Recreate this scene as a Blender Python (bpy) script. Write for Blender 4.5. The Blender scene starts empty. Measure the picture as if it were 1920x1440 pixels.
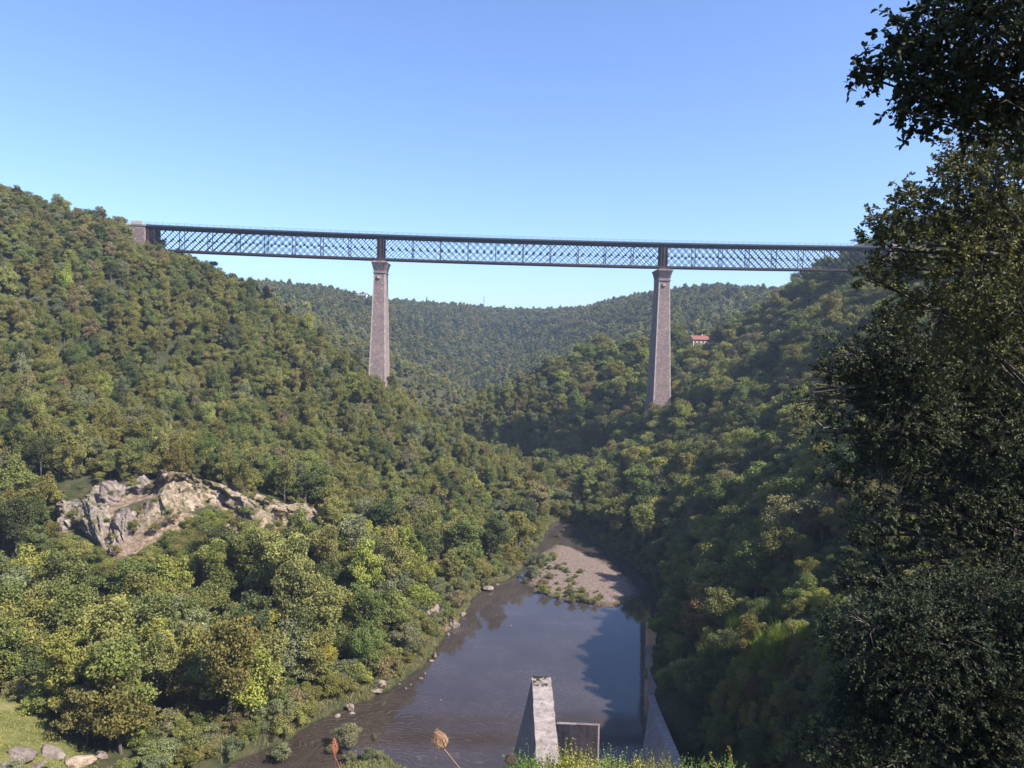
import bpy, bmesh, math, random
import numpy as np
from mathutils import Vector, Matrix, Euler
PI = math.pi
S = bpy.context.scene
rnd = random.Random(5)
RNG = np.random.default_rng(11)

# ------------------------------------------------------------------ camera, sky, sun
F = 1412.; PITCH = math.radians(2.73); ROLL = math.radians(1.392)
cam_d = bpy.data.cameras.new("camera"); cam = bpy.data.objects.new("camera", cam_d)
S.collection.objects.link(cam); S.camera = cam
cam_d.sensor_width = 36; cam_d.lens = 36*F/1920
cam_d.clip_start = 0.2; cam_d.clip_end = 9000
cam.matrix_world = Matrix.Rotation(PI/2-PITCH, 4, 'X') @ Matrix.Rotation(ROLL, 4, 'Z')
SUN_EL = math.radians(45.5); SUN_AZ = math.radians(-28)       # azimuth measured from +X towards +Y
sdir = Vector((math.cos(SUN_EL)*math.cos(SUN_AZ), math.cos(SUN_EL)*math.sin(SUN_AZ), math.sin(SUN_EL)))
W_ = bpy.data.worlds.new("World"); S.world = W_; W_.use_nodes = True
wn = W_.node_tree; bg = wn.nodes["Background"]
sky = wn.nodes.new("ShaderNodeTexSky"); sky.sky_type = 'NISHITA'; sky.sun_disc = False
sky.sun_elevation = SUN_EL; sky.sun_rotation = PI/2 - SUN_AZ
sky.altitude = 500; sky.air_density = 1.0; sky.dust_density = 1.0; sky.ozone_density = 3.0
sk = wn.nodes.new('ShaderNodeMix'); sk.data_type = 'RGBA'; sk.blend_type = 'MULTIPLY'; sk.inputs[0].default_value = 1; sk.inputs[7].default_value = (.79, .875, 1.07, 1)
wn.links.new(sky.outputs[0], sk.inputs[6]); wn.links.new(sk.outputs[2], bg.inputs[0]); bg.inputs[1].default_value = 0.107
sl = bpy.data.lights.new("sun", 'SUN'); sl.energy = 4.9; sl.angle = math.radians(0.53); sl.color = (1, .93, .82)
so = bpy.data.objects.new("sun", sl); S.collection.objects.link(so)
so.rotation_euler = sdir.to_track_quat('Z', 'Y').to_euler()
S.view_settings.view_transform = 'Standard'; S.view_settings.look = 'None'
S.view_settings.exposure = 1.2; S.view_settings.gamma = 1
S.cycles.max_bounces = 5; S.cycles.diffuse_bounces = 2; S.cycles.glossy_bounces = 2
S.cycles.transmission_bounces = 3; S.cycles.volume_bounces = 0; S.cycles.transparent_max_bounces = 4

# ------------------------------------------------------------------ pixel <-> world helpers
def ray(px, py):
    dx, dy = px-960, py-720
    X = dx*math.cos(ROLL)+dy*math.sin(ROLL); D = -dx*math.sin(ROLL)+dy*math.cos(ROLL)
    u = -D/F; y = math.cos(PITCH)+u*math.sin(PITCH); z = u*math.cos(PITCH)-math.sin(PITCH)
    return X/F/y, z/y
def at(px, py, Y):
    a, b = ray(px, py); return (a*Y, Y, b*Y)
def atz(px, py, Z):
    a, b = ray(px, py); Y = Z/b; return (a*Y, Y, Z)
def proj(x, y, z):
    x, y, z = map(np.asarray, (x, y, z))
    c, s = math.cos(PITCH), math.sin(PITCH)
    d = y*c-z*s; u = z*c+y*s
    d = np.where(d > .1, d, np.nan)
    X = x/d*F; Y = -u/d*F
    cr, sr = math.cos(ROLL), math.sin(ROLL)
    return 960+X*cr-Y*sr, 720+X*sr+Y*cr

# ------------------------------------------------------------------ object helpers
def link(o): S.collection.objects.link(o); return o
def tag(o, label=None, cat=None, group=None, kind=None):
    if label: o['label'] = label
    if cat: o['category'] = cat
    if group: o['group'] = group
    if kind: o['kind'] = kind
    return o
def empty(name, loc=(0, 0, 0), rz=0, **k):
    o = bpy.data.objects.new(name, None); o.empty_display_size = .5
    o.location = loc; o.rotation_euler = (0, 0, rz); link(o); return tag(o, **k)
def mesh_np(name, verts, faces, mats=(), attrs=None, smooth=False, midx=None):
    """faces: (n,k) int array, or list of such arrays"""
    me = bpy.data.meshes.new(name)
    verts = np.asarray(verts, np.float32)
    fl = faces if isinstance(faces, list) else [faces]
    fl = [np.asarray(f, np.int32) for f in fl if len(f)]
    me.vertices.add(len(verts)); me.vertices.foreach_set('co', verts.ravel())
    loops = np.concatenate([f.ravel() for f in fl])
    tot = np.concatenate([np.full(len(f), f.shape[1], np.int32) for f in fl])
    me.loops.add(len(loops)); me.loops.foreach_set('vertex_index', loops)
    me.polygons.add(len(tot))
    me.polygons.foreach_set('loop_start', np.concatenate([[0], np.cumsum(tot)[:-1]]).astype(np.int32))
    if smooth: me.polygons.foreach_set('use_smooth', np.ones(len(tot), bool))
    for m in mats: me.materials.append(m)
    if midx is not None: me.polygons.foreach_set('material_index', np.asarray(midx, np.int32))
    for k, v in (attrs or {}).items():
        a = me.attributes.new(k, 'FLOAT', 'POINT'); a.data.foreach_set('value', np.asarray(v, np.float32))
    me.update(calc_edges=True)
    return me
def obj(name, me, parent=None, loc=(0, 0, 0), **k):
    o = bpy.data.objects.new(name, me); link(o); o.location = loc
    if parent: o.parent = parent
    return tag(o, **k)
class MB:
    def __init__(s): s.v = []; s.f = []
    def box(s, c, d, M=None):
        n = len(s.v)
        for i in (-1, 1):
            for j in (-1, 1):
                for k in (-1, 1):
                    p = Vector((c[0]+i*d[0]/2, c[1]+j*d[1]/2, c[2]+k*d[2]/2))
                    s.v.append(M @ p if M else p)
        for q in ((0, 1, 3, 2), (4, 6, 7, 5), (0, 4, 5, 1), (2, 3, 7, 6), (0, 2, 6, 4), (1, 5, 7, 3)):
            s.f.append([n+a for a in q])
    def hexa(s, pts):                       # 4 bottom points, 4 top points (same winding)
        n = len(s.v); s.v += [Vector(p) for p in pts]
        for q in ((3, 2, 1, 0), (4, 5, 6, 7), (0, 1, 5, 4), (1, 2, 6, 5), (2, 3, 7, 6), (3, 0, 4, 7)):
            s.f.append([n+a for a in q])
    def bar(s, a, b, w, h, up=(0, 0, 1)):
        a, b = Vector(a), Vector(b); d = (b-a).normalized(); u = Vector(up)
        r = d.cross(u)
        if r.length < 1e-4: r = d.cross(Vector((0, 1, 0)))
        r.normalize(); u = r.cross(d).normalized(); n = len(s.v)
        for p in (a, b):
            for i, j in ((-1, -1), (1, -1), (1, 1), (-1, 1)):
                s.v.append(p+r*(i*w/2)+u*(j*h/2))
        for q in ((3, 2, 1, 0), (4, 5, 6, 7), (0, 1, 5, 4), (1, 2, 6, 5), (2, 3, 7, 6), (3, 0, 4, 7)):
            s.f.append([n+a for a in q])
    def tube(s, pts, rad, k=6):
        n0 = len(s.v); P = [Vector(p) for p in pts]
        for i, p in enumerate(P):
            d = (P[min(i+1, len(P)-1)]-P[max(i-1, 0)]).normalized()
            a = d.cross(Vector((.31, .2, .93))); a.normalize(); b = d.cross(a)
            for j in range(k):
                t = 2*PI*j/k; s.v.append(p+(a*math.cos(t)+b*math.sin(t))*rad[i])
        for i in range(len(P)-1):
            for j in range(k):
                a, b = n0+i*k+j, n0+i*k+(j+1) % k
                s.f.append([a, b, b+k, a+k])
        s.f.append([n0+(len(P)-1)*k+j for j in range(k)])
    def mesh(s, name, mat, smooth=False):
        me = bpy.data.meshes.new(name); me.from_pydata([tuple(v) for v in s.v], [], s.f)
        me.materials.append(mat)
        if smooth: me.polygons.foreach_set('use_smooth', [True]*len(me.polygons))
        me.update(); return me
    def build(s, name, mat, parent=None, smooth=False, **k):
        return obj(name, s.mesh(name, mat, smooth), parent, **k)

# ------------------------------------------------------------------ materials
def newmat(name):
    m = bpy.data.materials.new(name); m.use_nodes = True
    nt = m.node_tree; return m, nt, nt.nodes["Principled BSDF"]
def N(nt, t, **k):
    n = nt.nodes.new(t)
    for a, b in k.items():
        if a.startswith('i_'):
            n.inputs[a[2:].replace('_', ' ')].default_value = b
        else: setattr(n, a, b)
    return n
def ramp(nt, fac, stops):
    r = nt.nodes.new('ShaderNodeValToRGB'); e = r.color_ramp.elements
    while len(e) < len(stops): e.new(.5)
    for i, (p, c) in enumerate(stops):
        e[i].position = p; e[i].color = (*c, 1) if len(c) == 3 else c
    nt.links.new(fac, r.inputs[0]); return r.outputs[0]
def mix(nt, fac, a, b, bt='MIX'):
    n = nt.nodes.new('ShaderNodeMix'); n.data_type = 'RGBA'; n.blend_type = bt
    for i, v in ((0, fac), (6, a), (7, b)):
        if isinstance(v, (int, float)): n.inputs[i].default_value = v
        elif isinstance(v, tuple): n.inputs[i].default_value = (*v, 1)
        else: nt.links.new(v, n.inputs[i])
    return n.outputs[2]
def mth(nt, op, a, b=0.):
    n = nt.nodes.new('ShaderNodeMath'); n.operation = op
    for i, v in ((0, a), (1, b)):
        if isinstance(v, (int, float)): n.inputs[i].default_value = v
        else: nt.links.new(v, n.inputs[i])
    return n.outputs[0]
def noise(nt, scale, detail=4, rough=.55, vec=None):
    n = nt.nodes.new('ShaderNodeTexNoise'); n.inputs['Scale'].default_value = scale
    n.inputs['Detail'].default_value = detail; n.inputs['Roughness'].default_value = rough
    if vec is None:
        g = nt.nodes.new('ShaderNodeNewGeometry'); vec = g.outputs['Position']
    nt.links.new(vec, n.inputs['Vector']); return n.outputs[0]
def bump(nt, b, h, strength=.5, dist=.1):
    n = nt.nodes.new('ShaderNodeBump'); n.inputs['Strength'].default_value = strength
    n.inputs['Distance'].default_value = dist
    nt.links.new(h, n.inputs['Height']); nt.links.new(n.outputs[0], b.inputs['Normal'])
def noisemat(name, stops, scale, rough=.85, bs=.5, bd=.1, bscale=None, detail=5):
    m, nt, b = newmat(name)
    f = noise(nt, scale, detail, .65)
    nt.links.new(ramp(nt, f, stops), b.inputs['Base Color'])
    b.inputs['Roughness'].default_value = rough; b.inputs['Specular IOR Level'].default_value = .25
    bump(nt, b, noise(nt, bscale or scale*3, 6, .7), bs, bd); return m
def leafmat(name, src, tint=(.1, .1, .1), trans=.2, rough=.65, spec=.2):
    """src: 'OBJECT' object colour, 'INST' instancer attribute, 'FIX' fixed tint; v = per-leaf attribute"""
    m, nt, b = newmat(name)
    if src == 'OBJECT': c = nt.nodes.new('ShaderNodeObjectInfo').outputs['Color']
    elif src == 'INST':
        a = nt.nodes.new('ShaderNodeAttribute'); a.attribute_type = 'INSTANCER'; a.attribute_name = 'tint'; c = a.outputs['Color']
    else:
        r = nt.nodes.new('ShaderNodeRGB'); r.outputs[0].default_value = (*tint, 1); c = r.outputs[0]
    v = nt.nodes.new('ShaderNodeAttribute'); v.attribute_name = 'v'
    h = nt.nodes.new('ShaderNodeAttribute'); h.attribute_name = 'hue'
    c = mix(nt, 1., c, ramp(nt, v.outputs['Fac'], [(0, (.48, .49, .52)), (.5, (.95, .95, .95)), (1, (1.6, 1.56, 1.35))]), 'MULTIPLY')
    c = mix(nt, 1., c, ramp(nt, h.outputs['Fac'], [(0, (.92, 1.01, 1.0)), (.55, (1, 1, 1)), (.86, (1.08, 1.02, .88)), (1, (1.22, 1.08, .78))]), 'MULTIPLY')
    nt.links.new(c, b.inputs['Base Color'])
    b.inputs['Roughness'].default_value = rough; b.inputs['Specular IOR Level'].default_value = spec
    t = nt.nodes.new('ShaderNodeBsdfTranslucent')
    nt.links.new(mix(nt, 1., c, (1.15, 1.2, .65), 'MULTIPLY'), t.inputs[0])
    ms = nt.nodes.new('ShaderNodeMixShader'); ms.inputs[0].default_value = trans
    out = nt.nodes["Material Output"]
    nt.links.new(b.outputs[0], ms.inputs[1]); nt.links.new(t.outputs[0], ms.inputs[2]); nt.links.new(ms.outputs[0], out.inputs[0])
    return m
M = {}
M['bark'] = noisemat('bark', [(.3, (.05, .042, .034)), (.7, (.14, .12, .1))], 3, .9)
M['bark_pale'] = noisemat('pale_bark', [(.3, (.16, .14, .12)), (.7, (.34, .31, .27))], 3, .9)
M['leaf'] = leafmat('leaf', 'OBJECT')
M['leaf_forest'] = leafmat('forest_leaf', 'INST')
M['rock'] = noisemat('rock', [(.25, (.08, .065, .055)), (.45, (.17, .135, .115)), (.62, (.27, .22, .19)), (.8, (.38, .335, .295))], .55, .9, .9, .35, 1.6, 9)
M['rock_pink'] = noisemat('pinkish_rock', [(.25, (.13, .085, .065)), (.5, (.36, .27, .21)), (.8, (.5, .4, .32))], .8, .9, .9, .35, 2.2, 9)
M['iron'] = noisemat('painted_iron', [(.3, (.008, .014, .022)), (.7, (.020, .028, .038))], 1.2, .6, .1, .02)
M['iron_rust'] = noisemat('reddish_iron', [(.3, (.018, .013, .015)), (.7, (.07, .042, .042))], .8, .65, .1, .02)
M['rail_iron'] = noisemat('rail_paint', [(.3, (.03, .04, .055)), (.7, (.06, .07, .09))], 1.2, .6, .1, .02)

# ------------------------------------------------------------------ terrain: control points -> thin plate spline
WZ = -76.0
CP = []
def c(px, py, Y, off=9): x, y, z = at(px, py, Y); CP.append((x, y, z-off))
for a in [(-160, 300, 320, 13), (0, 345, 330, 13), (120, 375, 362, 11), (250, 430, 392, 8), (400, 525, 407), (540, 592, 402), (660, 690, 396), (735, 728, 386),
          (860, 820, 366), (955, 880, 342), (600, 900, 236), (700, 1050, 205, 8), (300, 950, 200, 1), (420, 930, 215, 2), (560, 960, 220, 3),
          (500, 700, 315), (200, 600, 308), (0, 600, 285), (350, 800, 262), (200, 780, 245, 6), (0, 780, 235, 7), (0, 900, 203), (0, 1200, 158), (200, 1200, 160, 10), (400, 1200, 162, 10),
          (0, 1300, 134, 0), (100, 1350, 132, 0), (0, 1440, 115, 0), (150, 1430, 124, 0), (830, 1000, 262), (760, 800, 320), (900, 950, 300),
          # right spur, right hill, near right slope
          (1240, 762, 386, 5), (1150, 830, 395, 12), (1000, 812, 420, 16), (900, 800, 432, 16), (860, 765, 455, 12),
          (920, 735, 480, 10), (1000, 702, 500, 10), (1100, 668, 522, 10), (1200, 650, 532, 10), (1312, 645, 512, 0), (1400, 600, 500, 10),
          (1450, 560, 480, 10), (1500, 528, 462, 10), (1560, 508, 444, 10), (1640, 472, 425, 8), (1400, 690, 425, 6), (1330, 720, 405, 8),
          (1500, 650, 330, 9), (1600, 640, 305, 9), (1400, 745, 330, 10), (1300, 800, 345, 10), (1250, 860, 320, 9), (1420, 860, 245, 9), (1500, 900, 200, 8),
          (1330, 960, 225, 9), (1300, 1200, 150, 8), (1250, 1300, 133, 6), (1400, 1100, 150, 8), (1500, 1300, 84, 4), (1400, 1250, 105, 4), (1700, 1100, 85, 5), (1700, 740, 180, 8),
          (1900, 680, 200, 8), (1900, 900, 110, 5),
          # beyond the bridge
          (480, 578, 650), (560, 612, 630), (650, 642, 640), (735, 658, 655), (800, 692, 665), (875, 728, 690),
          (430, 532, 900), (560, 548, 930), (700, 562, 1000), (640, 585, 860), (700, 640, 800), (880, 738, 800, 14),
          (740, 565, 1250), (860, 573, 1320), (960, 582, 1360), (1060, 582, 1330), (900, 650, 1060), (1000, 650, 1010), (840, 690, 900), (960, 706, 830),
          (1150, 565, 1080), (1250, 550, 960), (1350, 537, 900), (1440, 550, 900), (1540, 575, 930), (1150, 625, 850), (1300, 600, 760), (1060, 665, 790)]:
    c(*a)
CP += [(x, y, z) for x, y, z in [
    (-420, 330, 95), (-420, 200, 70), (-330, 150, 25), (-250, 60, -10), (-420, 480, 60), (-250, 480, 10), (-200, 560, 0), (-120, 470, -55), (-60, 450, -68),
    (22, 372, -71), (-10, 520, -70), (-22, 600, -72), (-40, 720, -72), (70, 600, -45), (150, 600, -25), (200, 540, 25), (40, 330, -68), (55, 300, -62), (65, 265, -60),
    (70, 210, -52), (58, 190, -58), (300, 420, 75), (300, 300, 70), (220, 220, 25), (280, 100, 15), (170, 60, -5), (110, 20, -8), (60, 20, -12), (28, 12, -6), (28, 42, -29),
    (45, 60, -27), (-60, 70, -62), (-20, 70, -62), (-120, 40, -55), (10, 60, -60), (0, 30, -42), (30, 60, -40), (330, 700, 60), (500, 900, 70), (-500, 900, 60), (-420, 650, 35),
    (-300, 1300, 60), (300, 1400, 60), (700, 500, 95), (-800, 400, 100), (-700, 1500, 60), (0, 1900, 40), (800, 1500, 70), (-76, 100, -67), (-100, 90, -62)]]
LB = [(-49, 131), (-43, 138), (-40, 142), (-36, 151), (-28, 158), (-23, 168), (-19, 178), (-17, 195), (-12, 212), (-8, 233), (2, 248), (9, 275), (14, 300), (18, 322)]
RB = [(30, 100), (31, 150), (38, 190), (45, 211), (48, 235), (45, 264), (34, 292), (31, 322)]
CP += [(x-3, y+1, WZ+1.2) for x, y in LB[::2]] + [(x+4, y, WZ+3.5) for x, y in RB[2:]]
CP = np.array(CP, float)
def _phi(r2): return np.where(r2 > 0, .5*r2*np.log(np.maximum(r2, 1e-12)), 0)
_sc = 100.
_X = CP[:, :2]/_sc
_n = len(CP)
_K = _phi(((_X[:, None]-_X[None])**2).sum(-1)) + np.eye(_n)*.004
_P = np.c_[np.ones(_n), _X]
_A = np.block([[_K, _P], [_P.T, np.zeros((3, 3))]])
_w = np.linalg.solve(_A, np.r_[CP[:, 2], 0, 0, 0])
def seg_dist(x, y, poly, closed=True):
    x, y = np.asarray(x, float), np.asarray(y, float)
    d = np.full(x.shape, 1e9); inside = np.zeros(x.shape, bool)
    n = len(poly)
    for i in range(n if closed else n-1):
        ax, ay = poly[i]; bx, by = poly[(i+1) % n]
        vx, vy = bx-ax, by-ay
        t = np.clip(((x-ax)*vx+(y-ay)*vy)/(vx*vx+vy*vy+1e-9), 0, 1)
        d = np.minimum(d, np.hypot(x-ax-t*vx, y-ay-t*vy))
        if closed and abs(vy) > 1e-9:
            cr = ((ay > y) != (by > y)) & (x < (bx-ax)*(y-ay)/(by-ay)+ax)
            inside ^= cr
    return np.where(inside, -d, d) if closed else d
RIVER = [(-80, 96), (-62, 112)] + LB + [(23, 336), (26, 337)] + RB[::-1] + [(24, 60), (-40, 75)]
BAR = [(5, 241), (7, 256), (10, 272), (18, 291), (24, 288), (31, 277), (38, 262), (42, 246), (42, 230), (32, 219), (18, 224), (9, 231)]
ISLET = [(-29, 134), (-26, 138), (-22, 138), (-19, 134), (-15, 131), (-14, 126), (-20, 120), (-28, 122), (-31, 128)]
_lat = np.random.default_rng(3).random((6, 64, 64))
def vnoise(x, y, k=0):
    xi = np.floor(x).astype(int); yi = np.floor(y).astype(int); fx = x-xi; fy = y-yi
    fx = fx*fx*(3-2*fx); fy = fy*fy*(3-2*fy); L = _lat[k % 6]
    g = lambda a, b: L[a % 64, b % 64]
    return (g(xi, yi)*(1-fx)+g(xi+1, yi)*fx)*(1-fy)+(g(xi, yi+1)*(1-fx)+g(xi+1, yi+1)*fx)*fy-.5
def height(x, y):
    x, y = np.asarray(x, float), np.asarray(y, float); sh = x.shape
    x, y = x.ravel(), y.ravel(); z = np.zeros(len(x))
    for i in range(0, len(x), 20000):
        q = np.c_[x[i:i+20000], y[i:i+20000]]/_sc
        z[i:i+20000] = _phi(((q[:, None]-_X[None])**2).sum(-1)) @ _w[:_n] + _w[_n] + q @ _w[_n+1:]
    far = np.clip((np.hypot(x, np.maximum(y-700, 0))-900)/600, 0, 1)      # plateau far away
    z = z*(1-far)+50*far
    z += 3.0*vnoise(x/22, y/22, 0)+1.3*vnoise(x/8, y/8, 1)+.5*vnoise(x/3, y/3, 2)
    d = seg_dist(x, y, RIVER)
    dw = d+2.2*vnoise(x/6, y/6, 3)+1.0*vnoise(x/2.2, y/2.2, 4)
    z = np.maximum(z, WZ+np.clip(dw, 0, 5)*.45)
    cap = WZ+.4+np.maximum(dw, 0)*1.1+np.maximum(dw-6, 0)*1.2
    cap = cap+np.clip((y-328)/60, 0, 1)*70
    z = np.where(dw < 40, np.minimum(z, np.maximum(cap, WZ)), z)
    z = np.where((dw < 0) & (y < 330), WZ-np.minimum(-dw*.25, 2.5)-.1, z)
    for P_, hh in ((BAR, .16), (ISLET, .2)):
        b = -seg_dist(x, y, P_)+1.2*vnoise(x/4, y/4, 5)
        z = np.where(b > -4, np.maximum(z, WZ-.1+np.minimum(b*hh, .9)+.12*vnoise(x/1.5, y/1.5, 2)), z)
    # the crest the camera stands on
    cr = -1.75+.1*vnoise(x, y, 1)-np.maximum(y-2.4, 0)*1.5-np.maximum(np.abs(x-4)-14, 0)*.9
    z = np.where(y < 30, np.maximum(np.minimum(z, -.8*y-1.2+np.maximum(x-.72*y-4, 0)*.8), cr), z)
    z = np.where((y < 2.4), np.minimum(z, np.maximum(cr, -30)+np.maximum(np.abs(x-4)-10, 0)*.8), z)
    return z.reshape(sh)
def hit(px, py, lo=60, hi=1500):
    a, b = ray(px, py); Y = np.exp(np.linspace(math.log(lo), math.log(hi), 900))
    g = height(a*Y, Y) - b*Y; i = int(np.argmax(g > 0))
    if g[i] <= 0: return None
    y0, y1 = (Y[i-1], Y[i]) if i else (Y[0], Y[0])
    y = (y0+y1)/2
    return (a*y, y, float(height(a*y, y)))

def axis(lo, hi, fine_lo, fine_hi, step, grow=1.09):
    m = list(np.arange(fine_lo, fine_hi+step, step)); s = step
    while m[-1] < hi: s = min(s*grow, 90); m.append(m[-1]+s)
    s = step
    while m[0] > lo: s = min(s*grow, 90); m.insert(0, m[0]-s)
    return np.array(m)
gx = axis(-2600, 2600, -170, 130, 1.5, 1.03); gy = axis(-600, 3600, -3, 330, 1.5, 1.02)
gy = np.unique(np.r_[gy, np.arange(0, 9, .5)])
XX, YY = np.meshgrid(gx, gy); ZZ = height(XX, YY)
ROCKPX = [(115, 975, 34, 62), (212, 925, 62, 60), (178, 945, 40, 50), (232, 985, 52, 74), (272, 978, 50, 66), (262, 915, 40, 44), (322, 915, 90, 40), (398, 918, 54, 34), (440, 938, 56, 40),
          (505, 965, 70, 46), (558, 958, 52, 40), (236, 858, 40, 22), (345, 975, 60, 40), (212, 1030, 26, 34), (425, 975, 60, 30)]
rock_hits = []
for px, py, w, h in ROCKPX:
    p = hit(px, py+h*.2)
    if p: rock_hits.append((p, w*p[1]/F, h*p[1]/F, px, py))
SHOREPX = [(822, 1158, 60, 50), (775, 1165, 50, 30), (852, 1175, 22, 30), (735, 1205, 40, 26), (545, 1305, 40, 26), (515, 1325, 30, 20)]
shore_hits = []
for px, py, w, h in SHOREPX:
    p = hit(px, py)
    if p: shore_hits.append((p, w*p[1]/F, h*p[1]/F, px, py))
soil = np.zeros(XX.shape); gravel = np.zeros(XX.shape); grass = np.zeros(XX.shape)
for p, w, h, *_ in rock_hits+shore_hits:
    soil = np.maximum(soil, np.exp(-(((XX-p[0])/(w*.6+1.))**2+((YY-p[1])/(h*.6+2))**2)))
for px, py, r in ((240, 830, 7), (300, 870, 7), (345, 890, 6), (0, 838, 8), (630, 700, 4), (850, 880, 3)):
    p = hit(px, py)
    if p: soil = np.maximum(soil, np.exp(-((XX-p[0])**2+(YY-p[1])**2)/r**2))
db = -seg_dist(XX, YY, BAR); gravel = np.clip((db+1)/1.5, 0, 1)
dis = -seg_dist(XX, YY, ISLET)
MEADOW = [(-140, 100), (-75, 100), (-60, 112), (-72, 126), (-86, 134), (-100, 143), (-120, 150), (-150, 150)]
dm = -seg_dist(XX, YY, MEADOW)
grass = np.clip(dm/3+.3, 0, 1); grass = np.maximum(grass, np.clip((dis+1)/1.5, 0, 1))
grass = np.maximum(grass, np.exp(-((np.maximum(YY, 0)/12)**2)))
fp = hit(668, 561, 500, 2500)
field = np.exp(-(((XX-fp[0])/38)**2+((YY-fp[1])/60)**2)*2) if fp else XX*0
nx, ny = len(gx), len(gy)
ii = (np.arange(ny-1)[:, None]*nx+np.arange(nx-1)[None]).ravel()
M['ground'], nt, b = newmat('forest_floor')
def attr(nt, n): a = nt.nodes.new('ShaderNodeAttribute'); a.attribute_name = n; return a.outputs['Fac']
base = ramp(nt, noise(nt, .25, 6, .7), [(.3, (.022, .028, .014)), (.5, (.045, .05, .022)), (.7, (.085, .07, .04))])
soilc = ramp(nt, noise(nt, .7, 8, .75), [(.30, (.06, .055, .03)), (.46, (.14, .10, .07)), (.6, (.28, .21, .155)), (.75, (.40, .32, .25))])
gravc = ramp(nt, noise(nt, 1.3, 8, .8), [(.32, (.075, .055, .045)), (.48, (.16, .12, .10)), (.62, (.25, .19, .165)), (.75, (.36, .30, .27))])
grc = ramp(nt, noise(nt, .35, 8, .75), [(.3, (.07, .085, .025)), (.5, (.15, .15, .05)), (.68, (.26, .21, .10))])
n1 = noise(nt, .35, 6, .7)
def msk(nt, a, nz, lo=.35): return ramp(nt, mth(nt, 'ADD', a, mth(nt, 'MULTIPLY', mth(nt, 'SUBTRACT', nz, .5), .9)), [(lo, (0, 0, 0)), (lo+.22, (1, 1, 1))])
col = mix(nt, msk(nt, attr(nt, 'grass'), n1), base, grc)
col = mix(nt, msk(nt, attr(nt, 'soil'), n1), col, soilc)
col = mix(nt, msk(nt, attr(nt, 'gravel'), n1), col, gravc)
col = mix(nt, msk(nt, attr(nt, 'field'), n1, .5), col, (.42, .33, .2))
# dark wet rim along the waterline
gsep = N(nt, 'ShaderNodeSeparateXYZ'); gg = N(nt, 'ShaderNodeNewGeometry'); nt.links.new(gg.outputs['Position'], gsep.inputs[0])
wet = ramp(nt, mth(nt, 'MULTIPLY', mth(nt, 'SUBTRACT', gsep.outputs[2], WZ), 1.), [(.0, (1, 1, 1)), (.5, (0, 0, 0))])
col = mix(nt, wet, col, mix(nt, 1., col, (.4, .38, .36), 'MULTIPLY'))
nt.links.new(col, b.inputs['Base Color']); b.inputs['Roughness'].default_value = .95; b.inputs['Specular IOR Level'].default_value = .1
bump(nt, b, noise(nt, 1.1, 9, .75), .9, .5)
me = mesh_np('ground', np.c_[XX.ravel(), YY.ravel(), ZZ.ravel()], np.c_[ii, ii+1, ii+nx+1, ii+nx], [M['ground']],
             dict(soil=soil.ravel(), gravel=gravel.ravel(), grass=grass.ravel(), field=field.ravel()), True)
obj('ground', me, kind='structure')

# ------------------------------------------------------------------ water
m, nt, b = newmat('river_water'); M['water'] = m
geo = N(nt, 'ShaderNodeNewGeometry')
n1 = noise(nt, .035, 5, .6)
base = ramp(nt, n1, [(.3, (.034, .026, .023)), (.55, (.044, .035, .034)), (.75, (.055, .045, .043))])
# drifting scum lines, curving towards the lower left
mp = N(nt, 'ShaderNodeVectorMath', operation='SUBTRACT'); nt.links.new(geo.outputs['Position'], mp.inputs[0]); mp.inputs[1].default_value = (-4, 108, 0)
rot = N(nt, 'ShaderNodeMapping'); nt.links.new(mp.outputs[0], rot.inputs[0]); rot.inputs['Scale'].default_value = (1, 1, 0)
ds = N(nt, 'ShaderNodeTexNoise'); ds.inputs['Scale'].default_value = .05; ds.inputs['Detail'].default_value = 3; nt.links.new(geo.outputs['Position'], ds.inputs['Vector'])
vm = N(nt, 'ShaderNodeVectorMath', operation='MULTIPLY_ADD'); nt.links.new(ds.outputs['Color'], vm.inputs[0]); vm.inputs[1].default_value = (26, 26, 0); nt.links.new(rot.outputs[0], vm.inputs[2])
wv = N(nt, 'ShaderNodeTexWave', wave_type='RINGS', rings_direction='Z'); wv.inputs['Scale'].default_value = .28; wv.inputs['Distortion'].default_value = 5.
wv.inputs['Detail'].default_value = 3; wv.inputs['Detail Scale'].default_value = .6; nt.links.new(vm.outputs[0], wv.inputs['Vector'])
lines = ramp(nt, wv.outputs['Fac'], [(.86, (0, 0, 0)), (.97, (1, 1, 1))])
ln = N(nt, 'ShaderNodeVectorMath', operation='DISTANCE'); nt.links.new(geo.outputs['Position'], ln.inputs[0]); ln.inputs[1].default_value = (-30, 138, WZ)
near = ramp(nt, mth(nt, 'DIVIDE', ln.outputs['Value'], 60.), [(.25, (1, 1, 1)), (.62, (0, 0, 0))])
spk = ramp(nt, noise(nt, 2.6, 4, .8), [(.52, (0, 0, 0)), (.66, (1, 1, 1))])
speck = mix(nt, 1., spk, ramp(nt, noise(nt, .07, 4, .6), [(.42, (0, 0, 0)), (.62, (1, 1, 1))]), 'MULTIPLY')
fm = mix(nt, 1., mix(nt, 1., lines, near, 'MULTIPLY'), ramp(nt, noise(nt, .5, 4, .7), [(.4, (0, 0, 0)), (.75, (.36, .36, .36))]), 'MULTIPLY')
colw = mix(nt, fm, base, (.30, .25, .21))
colw = mix(nt, mth(nt, 'MULTIPLY', speck, .22), colw, (.32, .28, .27))
colw = mix(nt, mth(nt, 'MULTIPLY', near, .55), colw, mix(nt, 1., colw, (.72, .62, .5), 'MULTIPLY'))
nt.links.new(colw, b.inputs['Base Color'])
b.inputs['Roughness'].default_value = .04; b.inputs['IOR'].default_value = 1.42; b.inputs['Specular IOR Level'].default_value = .5
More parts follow.
